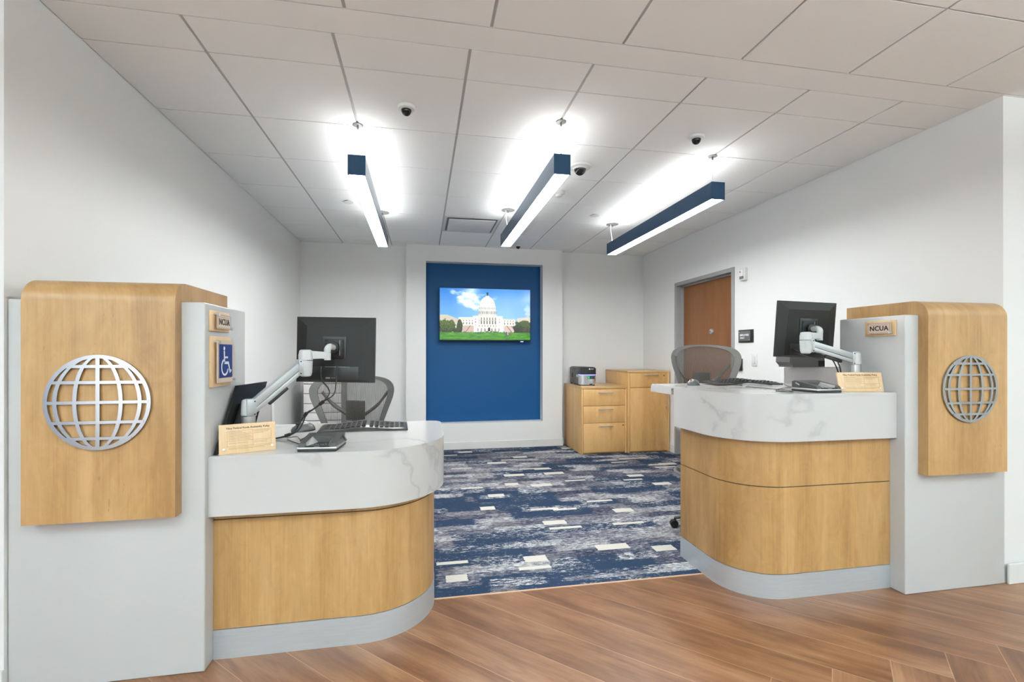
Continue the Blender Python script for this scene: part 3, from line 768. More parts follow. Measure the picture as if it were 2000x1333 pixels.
# ------------------------------------------------------------ filing cabinets
def handle_h(x, y, z, L=0.20):
    bm = mb(); box(bm, x-L/2, x+L/2, y-0.032, y-0.024, z-0.006, z+0.006, 0.002)
    for s in (-1, 1): box(bm, x+s*L*0.36-0.004, x+s*L*0.36+0.004, y-0.026, y, z-0.004, z+0.004)
    return bm
def lock_bm(x, y, z):
    bm = mb(); lathe(bm, [(0.009, 0), (0.009, 0.004), (0, 0.004)], M=frame_M((x, y, z), (1, 0, 0), (0, 0, 1), (0, -1, 0)), seg=16); return bm
M_brass = pmat('dark_brass', (0.20, 0.12, 0.05), 0.35, 0.8)
def cab_low():
    x0, x1, yf, yb, zt = 1.995, 2.606, 5.765, 6.50, 0.872
    t = thing('drawer_cabinet', 'low maple cabinet with three drawers, under the card printer', 'cabinet', ((x0+x1)/2, (yf+yb)/2, 0))
    bm = mb(); box(bm, x0, x0+0.022, yf, yb, 0.005, zt-0.032, .001); box(bm, x1-0.022, x1, yf, yb, 0.005, zt-0.032, .001); box(bm, x0+0.022, x1-0.022, yf+0.03, yb, 0.005, zt-0.032)
    W('body', bm, M_maple2, t)
    bm = mb(); box(bm, x0-0.002, x1+0.002, yf-0.004, yb, zt-0.032, zt, .002); W('top', bm, M_maple2h, t)
    zs = [0.025, 0.402, 0.622, 0.837]
    for k in range(3):
        bm = mb(); box(bm, x0+0.026, x1-0.026, yf, yf+0.02, zs[k]+0.0025, zs[k+1]-0.0025, .0015); d_ = W('drawer', bm, M_maple2, t)
        W('handle', handle_h((x0+x1)/2+0.01, yf, zs[k+1]-(0.045 if k else 0.042)), M_silver, d_)
        if k == 0: W('lock', lock_bm(x1-0.05, yf, zs[k+1]-0.035), M_brass, d_)
def cab_tall():
    x0, x1, yf, yb, zt = 2.614, 3.198, 5.745, 6.50, 1.066
    t = thing('storage_cabinet', 'taller maple cabinet with one drawer over a door, in the back right corner', 'cabinet', ((x0+x1)/2, (yf+yb)/2, 0))
    bm = mb(); box(bm, x0, x0+0.03, yf, yb, 0.005, zt-0.022, .001); box(bm, x1-0.03, x1, yf, yb, 0.005, zt-0.022, .001); box(bm, x0+0.03, x1-0.03, yf+0.03, yb, 0.005, zt-0.022)
    W('body', bm, M_maple2, t)
    bm = mb(); box(bm, x0-0.003, x1+0.003, yf-0.004, yb, zt-0.022, zt, .002); W('top', bm, M_maple2h, t)
    bm = mb(); box(bm, x0+0.032, x1-0.032, yf, yf+0.02, 0.852, zt-0.026, .0015); d_ = W('drawer', bm, M_maple2, t)
    W('handle', handle_h((x0+x1)/2+0.02, yf, zt-0.052), M_silver, d_); W('lock', lock_bm(x1-0.08, yf, zt-0.062), M_brass, d_)
    bm = mb(); box(bm, x0+0.032, x1-0.032, yf, yf+0.02, 0.025, 0.847, .0015); d_ = W('door', bm, M_maple2, t)
    bm = mb(); box(bm, x1-0.056, x1-0.048, yf-0.032, yf-0.024, 0.56, 0.78, 0.002)
    for z in (0.59, 0.75): box(bm, x1-0.055, x1-0.049, yf-0.026, yf, z-0.004, z+0.004)
    W('handle', bm, M_silver, d_); W('lock', lock_bm(x1-0.08, yf, 0.82), M_brass, d_)
M_maple2h = maple('maple_cabinet_top', (0.52, 0.31, 0.125), (0.60, 0.37, 0.155), (0.66, 0.43, 0.19), 0.3, axis='X')
cab_low(); cab_tall()

# card printer
def card_printer():
    t = thing('card_printer', 'black and silver card printer with blue light strip on the low maple cabinet', 'printer', (2.145, 6.08, 0.872), R(-3))
    t.scale = (1.08, 1.25, 1.08)
    # local: x right, y back, z up. long body, rounded front at -y
    def outline(x0, x1, y0, y1, bow):
        pts = [(x0, y1), (x0, y0+bow)]
        for k in range(11):
            a = k/10; pts.append((x0+(x1-x0)*a, y0+bow*(1-math.sin(math.pi*(0.12+0.76*a)))**1.0))
        pts += [(x1, y0+bow), (x1, y1)]
        return pts
    M_ = None
    bm = mb(); prism(bm, [(-0.095, 0.10), (-0.095, -0.10), (-0.09, -0.11), (0.09, -0.11), (0.095, -0.10), (0.095, 0.30), (-0.095, 0.30)], 0.012, 0.225)
    es = [e for e in bm.edges if e.verts[0].co.z > 0.22 and e.verts[1].co.z > 0.22]; bmesh.ops.bevel(bm, geom=es, offset=0.014, segments=3, affect='EDGES')
    to_obj('body', bm, M_darkgrey, t)
    hood = [(-0.098, -0.06)] + [(0.098*math.sin(R(a)), -0.128-0.022*math.cos(R(a))**0.8 if abs(a) < 90 else -0.128) for a in range(-80, 81, 16)] + [(0.098, -0.06)]
    bm = mb(); prism(bm, hood, 0.135, 0.222)
    es = [e for e in bm.edges if e.verts[0].co.z > 0.22 and e.verts[1].co.z > 0.22]; bmesh.ops.bevel(bm, geom=es, offset=0.010, segments=3, affect='EDGES')
    to_obj('front_hood', bm, M_black, t, label='black front hood')
    bm = mb(); prism(bm, [(x*1.02, y-0.002) for x, y in hood], 0.129, 0.135); to_obj('light_strip', bm, M_led, t, label='blue light strip')
    bm = mb(); prism(bm, [(x*1.0, y) for x, y in hood], 0.012, 0.129)
    prism(bm, [(-0.0965, -0.062), (-0.0965, 0.03), (-0.094, 0.03), (-0.094, -0.062)], 0.10, 0.129)
    to_obj('front_cover', bm, M_silver, t, label='silver front cover')
    bm = mb(); box(bm, -0.012, 0.072, -0.1535, -0.140, 0.085, 0.118, 0.002); dsp = to_obj('display', bm, M_black, t)
    bm = mb(); box(bm, -0.010, 0.010, -0.1545, -0.150, 0.088, 0.115); to_obj('green_button', bm, M_green, dsp)
    bm = mb(); box(bm, 0.02, 0.064, -0.1545, -0.150, 0.092, 0.110); to_obj('readout', bm, M_lcd, dsp)
    bm = mb(); box(bm, 0.01, 0.045, -0.1535, -0.14, 0.012, 0.024, 0.002); to_obj('card_slot', bm, M_slot, t)
    bm = mb(); lathe(bm, [(0, 0), (0.0085, 0), (0.0085, 0.001), (0, 0.001)], M=frame_M((0.010, -0.1500, 0.202), (1, 0, 0), (0, 0, 1), (0, -1, 0)), seg=16)
    box(bm, 0.024, 0.062, -0.1495, -0.145, 0.199, 0.2045); to_obj('logo', bm, M_signwhite, t, label='small white round mark and line')
    for x in (-0.08, 0.08):
        for y in (-0.11, 0.28):
            bm = mb(); lathe(bm, [(0.01, 0.0), (0.01, 0.013)], (x, y, 0), 12); to_obj('foot', bm, M_slot, t)
    bm = mb(); box(bm, -0.097, -0.094, 0.18, 0.215, 0.09, 0.14); to_obj('side_port', bm, M_slot, t)
    bm = mb(); box(bm, -0.097, -0.094, 0.06, 0.14, 0.190, 0.196); to_obj('side_port', bm, M_slot, t)
card_printer()

# ------------------------------------------------------------ wall devices on the right wall
def wall_plate(name, lab, cat, yc, zc, wy, hz, th, mat):
    t = thing(name, lab, cat, (XR, yc, zc-hz/2))
    bm = mb(); box(bm, XR-th, XR, yc-wy/2, yc+wy/2, zc-hz/2, zc+hz/2, 0.002); W('plate', bm, mat, t); return t
t = wall_plate('motion_sensor', 'white motion sensor high on the wall beside the brown door', 'sensor', 4.285, 2.095, 0.082, 0.125, 0.03, M_offwhite)
bm = mb(); box(bm, XR-0.045, XR-0.03, 4.262, 4.330, 2.075, 2.145, 0.004); W('cover', bm, M_whitecab, t)
bm = mb(); box(bm, XR-0.038, XR-0.03, 4.266, 4.320, 2.050, 2.073, 0.001); W('lens', bm, M_grey, t)
bm = mb(); box(bm, XR-0.0465, XR-0.045, 4.292, 4.306, 2.112, 2.126); W('indicator', bm, M_midgrey, t)
t = wall_plate('employees_only_sign', 'dark grey EMPLOYEES ONLY sign on the wall right of the door', 'sign', 4.262, 1.468, 0.215, 0.128, 0.012, M_black)
bm = mb(); box(bm, XR-0.018, XR-0.012, 4.186, 4.352, 1.418, 1.520, 0.001); W('face', bm, M_signgrey, t)
Ms = frame_M((XR-0.0185, 4.338, 1.478), (0, -1, 0), (0, 0, 1), (-1, 0, 0))
bm = text_bm('EMPLOYEES', 0.026, Ms, align='LEFT', bold=0.0006); Ms = frame_M((XR-0.0185, 4.338, 1.449), (0, -1, 0), (0, 0, 1), (-1, 0, 0)); bm = text_bm('ONLY', 0.026, Ms, bm, align='LEFT', bold=0.0006)
W('lettering', bm, M_signwhite, t, 'white lettering')
for y, z in ((4.344, 1.511), (4.196, 1.430)):
    bm = mb(); lathe(bm, [(0.004, 0), (0.004, 0.004), (0, 0.004)], M=frame_M((XR-0.018, y, z), (0, 1, 0), (0, 0, 1), (-1, 0, 0)), seg=10); W('fixing', bm, M_silver, t)
t = wall_plate('card_reader', 'black card reader on the wall just right of the door', 'card reader', 4.358, 1.178, 0.080, 0.122, 0.018, M_black)
bm = mb(); box(bm, XR-0.022, XR-0.018, 4.340, 4.374, 1.150, 1.210, 0.002); W('face', bm, M_signgrey, t)
t = wall_plate('light_switch', 'white light switch on the wall right of the card reader', 'switch', 4.142, 1.227, 0.076, 0.118, 0.006, M_offwhite)
bm = mb(); box(bm, XR-0.010, XR-0.006, 4.125, 4.159, 1.193, 1.262, 0.001); W('rocker', bm, M_offwhite, t)

# ------------------------------------------------------------ plaques on the pillars
def strip_text_lines(bm, o, ex, ez, nrm, rows):
    """soft illegible print: rows of (u0, u1, w)"""
    for u0, u1, w, th in rows:
        a = Vector(o)+Vector(ex)*u0+Vector(ez)*w; 
        M = frame_M(a, ex, ez, nrm)
        box(bm, 0, u1-u0, -th/2, th/2, 0, 0.0004, M=M)
def border(bm, M, w, h, th, z=0.0005):
    for b_ in ((0, w, 0, th), (0, w, h-th, h), (0, th, th, h-th), (w-th, w, th, h-th)): box(bm, *b_, 0, z, M=M)
def ncua(side):
    if side == 'left':
        X = -0.865; s = 1; y0, y1 = 2.158, 2.345; o = Vector((X, y0, 1.385)); ex = (0, 1, 0); nr = (1, 0, 0)
    else:
        X = 2.536; s = -1; y0, y1 = 2.145, 2.325; o = Vector((X, y1, 1.390)); ex = (0, -1, 0); nr = (-1, 0, 0)
    w, h = y1-y0, 0.086
    t = thing('insurance_plaque', f'small maple plaque reading NCUA on the {side} pillar', 'sign', tuple(o), group=None)
    ez = (0, 0, 1)
    bm = mb(); box(bm, 0, w, 0, h, 0.0, 0.010, 0.001, M=frame_M(o, ex, ez, nr)); W('backing', bm, M_maplesign, t)
    a0, b0 = 0.028, 0.012; aw, ah = w-0.044, h-0.024
    M = frame_M(o+Vector(ex)*a0+Vector(ez)*b0+Vector(nr)*0.019, ex, ez, nr)
    bm = mb(); box(bm, 0, aw, 0, ah, 0, 0.003, M=M); W('acrylic_plate', bm, M_acrylic if False else M_paleplate, t, 'pale plate with dark border')
    M2 = frame_M(o+Vector(ex)*(a0+0.004)+Vector(ez)*(b0+0.004)+Vector(nr)*0.0222, ex, ez, nr)
    bm = mb(); border(bm, M2, aw-0.008, ah-0.008, 0.0012); box(bm, 0.01, aw-0.02, ah-0.0175, ah-0.0165, 0, 0.0004, M=M2); W('border', bm, M_brownink, t)
    Mt = frame_M(o+Vector(ex)*(a0+aw/2)+Vector(ez)*(b0+ah*0.46)+Vector(nr)*0.0226, ex, ez, nr)
    bm = text_bm('NCUA', 0.037, Mt, bold=0.0008, spacing=1.08); W('lettering', bm, M_ink, t, 'dark NCUA lettering')
    for u, v in ((a0+0.003, b0+ah-0.003), (a0+aw-0.003, b0+0.003)):
        bm = mb(); lathe(bm, [(0.0045, 0), (0.0045, 0.017), (0.006, 0.017), (0.006, 0.020), (0, 0.020)], M=frame_M(o+Vector(ex)*u+Vector(ez)*v+Vector(nr)*0.01, ex, ez, nr), seg=12); W('standoff', bm, M_silver, t)
M_paleplate = pmat('pale_plate', (0.64, 0.52, 0.42), 0.12)
ncua('left'); ncua('right')
def access_sign():
    X = -0.865; y0, y1, z0, z1 = 2.158, 2.362, 1.150, 1.364
    o = Vector((X, y0, z0)); ex = (0, 1, 0); ez = (0, 0, 1); nr = (1, 0, 0); w, h = y1-y0, z1-z0
    t = thing('accessibility_sign', 'blue and white wheelchair sign on maple backing, left pillar', 'sign', tuple(o))
    bm = mb(); box(bm, 0, w, 0, h, 0, 0.010, 0.001, M=frame_M(o, ex, ez, nr)); W('backing', bm, M_maplesign, t)
    M = frame_M(o+Vector(ex)*0.028+Vector(ez)*0.016+Vector(nr)*0.019, ex, ez, nr)
    bm = mb(); box(bm, 0, w-0.028, 0, h-0.032, 0, 0.003, M=M); W('pale_plate', bm, M_paleplate, t)
    bx, bz, bw, bh = 0.044, 0.036, 0.140, 0.145
    M = frame_M(o+Vector(ex)*bx+Vector(ez)*bz+Vector(nr)*0.0222, ex, ez, nr)
    bm = mb(); box(bm, 0, bw, 0, bh, 0, 0.0008, M=M); W('blue_field', bm, M_signblue, t)
    M = frame_M(o+Vector(ex)*(bx)+Vector(ez)*(bz)+Vector(nr)*0.0232, ex, ez, nr)
    bm = mb(); s = bw
    # head
    prism(bm, [(0.36*s+0.062*s*math.cos(2*math.pi*k/20), 0.905*s+0.062*s*math.sin(2*math.pi*k/20)) for k in range(20)], 0, 0.0006, M)
    # torso, arm, seat, leg, foot
    prism(bm, [(0.32*s, 0.83*s), (0.40*s, 0.83*s), (0.425*s, 0.46*s), (0.35*s, 0.42*s)], 0, 0.0006, M)
    prism(bm, [(0.41*s, 0.66*s), (0.64*s, 0.66*s), (0.64*s, 0.60*s), (0.41*s, 0.60*s)], 0, 0.0006, M)
    prism(bm, [(0.35*s, 0.50*s), (0.70*s, 0.50*s), (0.66*s, 0.42*s), (0.35*s, 0.42*s)], 0, 0.0006, M)
    prism(bm, [(0.63*s, 0.47*s), (0.70*s, 0.50*s), (0.84*s, 0.20*s), (0.77*s, 0.16*s)], 0, 0.0006, M)
    prism(bm, [(0.77*s, 0.17*s), (0.79*s, 0.13*s), (0.93*s, 0.20*s), (0.91*s, 0.255*s), (0.80*s, 0.22*s)], 0, 0.0006, M)
    aa = [R(115+k*(345-115)/30) for k in range(31)]; c = (0.41*s, 0.33*s)
    op = [(c[0]+0.27*s*math.cos(a), c[1]+0.27*s*math.sin(a)) for a in aa]; ip = [(c[0]+0.21*s*math.cos(a), c[1]+0.21*s*math.sin(a)) for a in aa]
    prism(bm, op+list(reversed(ip)), 0, 0.0006, M)
    W('wheelchair_symbol', bm, M_signwhite, t, 'white wheelchair symbol')
    for u, v in ((0.034, h-0.024), (w-0.008, 0.026)):
        bm = mb(); lathe(bm, [(0.0045, 0), (0.0045, 0.017), (0.006, 0.017), (0.006, 0.020), (0, 0.020)], M=frame_M(o+Vector(ex)*u+Vector(ez)*v+Vector(nr)*0.01, ex, ez, nr), seg=12); W('standoff', bm, M_silver, t)
access_sign()

# policy signs leaning on the counters
def policy_sign(side):
    if side == 'left':
        p0 = Vector((-0.833, 2.175, 0.8655)); p1 = Vector((-0.636, 2.262, 0.8655)); zt = 0.125; lab = 'maple availability policy sign leaning on left counter by the pillar'
    else:
        p0 = Vector((2.272, 2.245, 1.0805)); p1 = Vector((2.506, 2.190, 1.0805)); zt = 0.108; lab = 'maple availability policy sign standing on right counter by the pillar'
    ex = (p1-p0).normalized(); w = (p1-p0).length; back = Vector((-ex.y, ex.x, 0))
    tilt = R(12); ez = (Vector((0, 0, 1))*math.cos(tilt)+back*math.sin(tilt)).normalized(); nr = ex.cross(ez)
    t = thing('policy_sign', lab, 'sign', tuple(p0))
    h = zt; o = p0
    M = frame_M(o, ex, ez, nr)
    bm = mb(); box(bm, 0, w, 0, h, -0.010, 0, 0.001, M=M); W('board', bm, M_maplesign, t)
    # title and print
    Mt = frame_M(o+ex*(w*0.51)+ez*(h*0.86)+nr*0.0004, ex, ez, nr)
    bm = text_bm('Navy Federal Funds Availability Policy', w*0.0505, Mt, depth=0.0002, bold=0.0002); W('title', bm, M_ink, t, 'dark title lettering')
    bm = mb(); fx0, fx1, fz0, fz1 = 0.14*w, 0.92*w, 0.24*h, 0.77*h
    border(bm, frame_M(o+ex*fx0+ez*fz0+nr*0.0001, ex, ez, nr), fx1-fx0, fz1-fz0, 0.0008, 0.0003)
    box(bm, 0.585*w, 0.589*w, fz0, fz1, 0, 0.0003, M=frame_M(o+nr*0.0001, ex, ez, nr)); box(bm, fx0, fx1, 0.42*h, 0.427*h, 0, 0.0003, M=frame_M(o+nr*0.0001, ex, ez, nr))
    rows = [(0.16*w, 0.40*w, 0.73*h, 0.0012)] + [(0.16*w, (0.555 + 0.02*math.sin(k*2.1))*w, (0.685-k*0.042)*h, 0.0009) for k in range(6)]
    rows += [(0.60*w, 0.90*w, 0.73*h, 0.0012), (0.60*w, 0.86*w, 0.685*h, 0.0009), (0.60*w, 0.78*w, 0.645*h, 0.0009), (0.16*w, 0.5*w, 0.35*h, 0.0010), (0.60*w, 0.86*w, 0.37*h, 0.0009), (0.60*w, 0.84*w, 0.33*h, 0.0009), (0.16*w, 0.92*w, 0.195*h, 0.0009), (0.16*w, 0.80*w, 0.155*h, 0.0009)]
    strip_text_lines(bm, o+nr*0.0001, ex, ez, nr, rows); W('small_print', bm, M_softink, t)
    for u in (0.08*w, 0.93*w):
        bm = mb(); lathe(bm, [(0.0055, 0), (0.0055, 0.002), (0.003, 0.003), (0, 0.003)], M=frame_M(o+ex*u+ez*(0.16*h)+nr*0.0, ex, ez, nr), seg=14); W('screw_cap', bm, M_silver, t)
    # easel foot behind
    bm = mb(); q0 = o+ex*(w*0.45)+ez*(h*0.5)-nr*0.0101; q1 = o+ex*(w*0.45)+back*(0.055+h*0.1)
    q1.z = p0.z+0.0003
    for s in (0,):
        a = [q0, q0+ex*0.02, q1+ex*0.02, q1]
        lo = [bm.verts.new(v) for v in a]; hi = [bm.verts.new(v+back*0.003+Vector((0, 0, 0.002))) for v in a]
        for k in range(4): bm.faces.new((lo[k], lo[(k+1) % 4], hi[(k+1) % 4], hi[k]))
        bm.faces.new(lo); bm.faces.new(hi)
    W('easel_foot', bm, M_darkgrey, t)
policy_sign('left'); policy_sign('right')

# ------------------------------------------------------------ monitors and arms
def monitor(lab, c, rz, roll=0.0, tilt=0.0, yport=0.0):
    """local: back faces -y; origin at centre of panel; w .41 x h .34"""
    t = thing('monitor', lab, 'monitor', c, rz); t.rotation_euler = (tilt, roll, rz)
    w, h = 0.2055, 0.171
    bm = mb()
    # shallow pyramid back
    f = [(-w, -h), (w, -h), (w, h), (-w, h)]; i_ = [(-w+0.05, -h+0.012), (w-0.05, -h+0.012), (w-0.06, h-0.05), (-w+0.06, h-0.05)]
    L = [[bm.verts.new((x, y, z)) for x, z in pts] for pts, y in ((f, 0.020), (f, 0.006), (i_, -0.010))]
    for A, B in zip(L, L[1:]):
        for k in range(4): bm.faces.new((A[k], A[(k+1) % 4], B[(k+1) % 4], B[k]))
    bm.faces.new(L[0]); bm.faces.new(L[-1])
    to_obj('back_cover', bm, M_blackmat, t, smooth=False)
    bm = mb(); box(bm, -w+0.008, w-0.008, 0.020, 0.0215, -h+0.012, h-0.008); to_obj('screen', bm, M_gloss, t, label='dark glossy screen')
    bm = mb(); box(bm, -0.062, 0.062, -0.0135, -0.0098, -0.052, 0.068, 0.001); mp = to_obj('mount_recess', bm, M_black, t)
    bm = mb(); box(bm, -0.048, 0.048, -0.018, -0.0135, -0.045, 0.055, 0.004)
    for x in (-0.04, 0.04):
        for z in (-0.036, 0.046): lathe(bm, [(0.005, 0), (0.005, 0.003), (0, 0.003)], M=frame_M((x, -0.018, z), (1, 0, 0), (0, 0, 1), (0, -1, 0)), seg=10)
    to_obj('mount_plate', bm, M_blackmat, t)
    bm = mb(); box(bm, 0.028, 0.034, -0.026, -0.018, -0.03, 0.05, 0.002); to_obj('release_lever', bm, M_grey, t)
    bm = mb(); box(bm, -0.12, 0.125, -0.0112, -0.0096, -h+0.014, -0.088, 0.0006); pr = to_obj('port_bay', bm, M_black, t, label='black recessed port bay')
    bm = mb(); box(bm, -0.05, 0.08, -0.0118, -0.0112, -0.091, -0.088); to_obj('port_label', bm, M_grey, pr)
    bm = mb(); box(bm, -0.045, -0.022, -0.0116, -0.0112, -0.152, -0.144); box(bm, -0.018, 0.012, -0.0116, -0.0112, -0.149, -0.146); to_obj('rating_label', bm, M_midgrey, pr)
    bm = mb()
    for k in range(7): box(bm, 0.170+k*0.003, 0.1715+k*0.003, 0.0015, 0.003, -0.155, -0.11)
    to_obj('vent_slots', bm, M_slot, t)
    return t
yaw = 0.18746855
monitor('black monitor seen from behind, held over the left counter by a grey arm', (-0.446, 2.618, 1.311), -yaw, roll=R(0.9))
monitor('black monitor seen from behind, held over the right counter by a grey arm', (2.325, 2.530, 1.438), 0.0, roll=R(1.2), tilt=R(4))

def arm(lab, col, zbase, ztop_col, zh, a0, a1, elbow, e0, e1, ecap, f0, f1, v0, v1, dirx):
    t = thing('monitor_mount', lab, 'monitor mount', (col[0], col[1], zbase))
    r = 0.0305
    bm = mb(); lathe(bm, [(0, 0), (0.045, 0), (0.045, 0.012), (0.034, 0.016), (0, 0.016)], (col[0], col[1], zbase)); W('base', bm, M_armgrey, t)
    bm = mb(); lathe(bm, [(r-0.001, 0.016), (r-0.001, ztop_col-zbase-0.003)], (col[0], col[1], zbase)); W('column', bm, M_silver, t, 'silver round column')
    # shoulder housing
    A0, A1 = Vector(a0), Vector(a1); d = (A1-A0); dh = Vector((d.x, d.y, 0)).normalized(); sd = Vector((-dh.y, dh.x, 0))
    def housing(name, c, z0, z1, r0, r1, top_round):
        bm = mb()
        H = z1-z0
        prof = [(0, 0), (r0, 0.0), (r0+(r1-r0)*0.5, H*0.5), (r1, H*0.85), (r1*0.9, H*0.96), (r1*0.7, H), (0, H)] if top_round else [(0, 0), (r0*0.6, 0), (r0*0.85, H*0.06), (r0, H*0.25), (r1, H), (0, H)]
        lathe(bm, prof, (c[0], c[1], z0), 28); return W(name, bm, M_armwhite, t)
    housing('shoulder', col, ztop_col+0.002, zh, r, r*0.9, True)
    # rectangular yoke at shoulder and elbow
    for P, s in ((A0, 1), (A1, -1)):
        pass
    # beam: two-part parallelogram box
    up = Vector((0, 0, 1)); ax = d.normalized(); bu = ax.cross(sd).normalized()
    if bu.z < 0: bu = -bu
    M = frame_M(A0, ax, sd, bu); L = d.length
    bm = mb(); box(bm, 0, L, -0.021, 0.021, -0.004, 0.028, 0.003, M=M); W('beam_cover', bm, M_armgrey, t, 'grey beam cover')
    bm = mb(); box(bm, -0.005, L+0.004, -0.019, 0.019, -0.026, -0.0055, 0.003, M=M); W('beam', bm, M_armgrey, t)
    bm = mb(); box(bm, L*0.22, L*0.62, -0.010, 0.010, -0.044, -0.0265, 0.005, M=M); W('cable_clip', bm, M_black, t, 'black cable clip under the beam')
    for P, s in ((A0, 1), (A1, -1)):
        bm = mb(); Mh = frame_M(P, dh*s, sd*s, up)
        box(bm, -0.030, 0.012, -0.0235, 0.0235, -0.038, 0.040, 0.005, M=Mh)
        y = W('yoke', bm, M_armgrey, t)
        for z in (-0.028, 0.030):
            for q_ in (-1, 1):
                bm = mb(); lathe(bm, [(0.0035, 0), (0.0035, 0.0012), (0, 0.0012)], M=frame_M(P+dh*s*0.003+up*z+sd*q_*0.0235, dh, up, sd*q_), seg=10); W('pin', bm, M_black, y)
    housing('elbow', elbow, e0, e1-0.002, 0.030, 0.033, False)
    bm = mb(); lathe(bm, [(0, 0), (0.033, 0), (0.0325, (ecap-e1)*0.5), (0.028, (ecap-e1)*0.93), (0.02, ecap-e1), (0, ecap-e1)], (elbow[0], elbow[1], e1+0.001), 28); W('upper_joint', bm, M_armwhite, t)
    # forearm
    F0, F1 = Vector(f0), Vector(f1); dd = F1-F0; ex = dd.normalized(); sy = Vector((-ex.y, ex.x, 0)).normalized(); ez = ex.cross(sy)
    bm = mb(); hw = 0.014
    prof = [(0, -0.020), (dd.length*0.7, -0.018), (dd.length, -0.022), (dd.length, 0.014), (0, 0.021)]
    prism(bm, prof, -hw, hw, frame_M(F0, ex, ez, sy)); es = bm.edges[:]; bmesh.ops.bevel(bm, geom=es, offset=0.004, segments=2, affect='EDGES'); W('forearm', bm, M_armwhite, t)
    bm = mb(); lathe(bm, [(0, 0), (0.016, 0), (0.0165, F1.z+0.012-(F1.z-0.026)), (0.0, F1.z+0.012-(F1.z-0.026))], (F1.x, F1.y, F1.z-0.026), 20); W('wrist', bm, M_armwhite, t)
    V0, V1 = Vector(v0), Vector(v1)
    bm = mb(); pts = curve_pts([(F1.x, F1.y, F1.z+0.014), (F1.x, F1.y, V0.z-0.012), ((F1.x*2+V1.x)/3, (F1.y*2+V1.y)/3, V0.z+0.0), V1], 8)
    tube(bm, pts, [0.0165]*(len(pts)-6)+[0.015]*6, 16); W('wrist_elbow', bm, M_armwhite, t)
    bm = mb(); dv = (V1-F1); dv.z = 0; dv.normalize(); s2 = Vector((-dv.y, dv.x, 0))
    lathe(bm, [(0, 0), (0.028, 0), (0.030, 0.010), (0.022, 0.014), (0.022, 0.02), (0, 0.02)], M=frame_M(V1-dv*0.004, s2, Vector((0, 0, 1)), dv), seg=24); W('tilt_head', bm, M_black, t, 'black round tilt head')
    return t
# left
arm('silver articulated arm on left counter carrying the left monitor', (-0.773, 2.335), 0.865, 1.010, 1.083,
    (-0.757, 2.338, 1.045), (-0.585, 2.462, 1.222), (-0.561, 2.478), 1.178, 1.258, 1.309, (-0.545, 2.485, 1.284), (-0.465, 2.511, 1.284), (-0.462, 2.53, 1.325), (-0.448, 2.577, 1.322), 1)
right_arm = arm('silver articulated arm on right counter carrying the right monitor', (2.466, 2.331), 1.08, 1.229, 1.300,
    (2.450, 2.333, 1.262), (2.222, 2.388, 1.336), (2.194, 2.393), 1.291, 1.369, 1.416, (2.21, 2.395, 1.395), (2.305, 2.412, 1.395), (2.31, 2.43, 1.440), (2.328, 2.488, 1.441), -1)

# ------------------------------------------------------------ cables
def cable(lab, paths, r, ties=(), name='cable_bundle'):
    t = thing(name, lab, 'cable', paths[0][-1])
    for p in paths:
        bm = mb(); tube(bm, curve_pts(p, 8), r, 8); W('cable', bm, M_black, t)
    for a, b_ in ties:
        bm = mb(); tube(bm, [a, b_], 0.009, 12); W('cable_tie', bm, M_blackmat, t)
    return t
cable('black cables hanging from the left monitor down to the left counter',
      [[(-0.512, 2.590, 1.225), (-0.506, 2.570, 1.16), (-0.469, 2.552, 1.112), (-0.466, 2.545, 1.081), (-0.499, 2.537, 1.04), (-0.545, 2.545, 1.005), (-0.575, 2.551, 0.985), (-0.604, 2.553, 0.944), (-0.625, 2.548, 0.905), (-0.665, 2.535, 0.882), (-0.72, 2.52, 0.871), (-0.79, 2.50, 0.869)],
       [(-0.433, 2.594, 1.225), (-0.433, 2.560, 1.138), (-0.443, 2.545, 1.081), (-0.495, 2.540, 1.045), (-0.54, 2.545, 1.010), (-0.572, 2.551, 0.990), (-0.590, 2.556, 0.944), (-0.612, 2.555, 0.905), (-0.655, 2.545, 0.880), (-0.71, 2.53, 0.870), (-0.78, 2.515, 0.869)]],
      0.0035, [((-0.489, 2.538, 1.049), (-0.509, 2.540, 1.033)), ((-0.571, 2.550, 0.992), (-0.584, 2.552, 0.974)), ((-0.648, 2.541, 0.886), (-0.672, 2.534, 0.879))])
cable('thin black cable from the left card reader to the cable tie', [[(-0.545, 2.36, 0.872), (-0.575, 2.40, 0.89), (-0.60, 2.47, 0.885), (-0.66, 2.528, 0.871)], [(-0.555, 2.35, 0.869), (-0.60, 2.42, 0.868), (-0.65, 2.50, 0.868)]], 0.002)
for p in ([(2.225, 2.515, 1.30), (2.24, 2.42, 1.272), (2.27, 2.37, 1.268), (2.32, 2.365, 1.285), (2.37, 2.365, 1.26), (2.395, 2.36, 1.20), (2.405, 2.36, 1.12), (2.41, 2.36, 1.086)],
          [(2.215, 2.515, 1.32), (2.235, 2.43, 1.285), (2.29, 2.37, 1.29), (2.345, 2.365, 1.255), (2.39, 2.37, 1.18), (2.40, 2.38, 1.12), (2.40, 2.39, 1.084)]):
    bm = mb(); tube(bm, curve_pts(p, 8), 0.0035, 8); W('cable', bm, M_black, right_arm, 'black cable clipped under the beam')
cable('thin black cable looped on the right counter beside the keyboard', [[(2.395, 2.82, 1.092), (2.37, 2.76, 1.086), (2.30, 2.66, 1.0835), (2.24, 2.55, 1.0835), (2.10, 2.48, 1.0835), (1.99, 2.38, 1.0835), (1.93, 2.30, 1.0835), (1.98, 2.25, 1.0835), (2.02, 2.33, 1.0835), (2.02, 2.45, 1.0835), (1.97, 2.62, 1.086)],
      ], 0.0022)

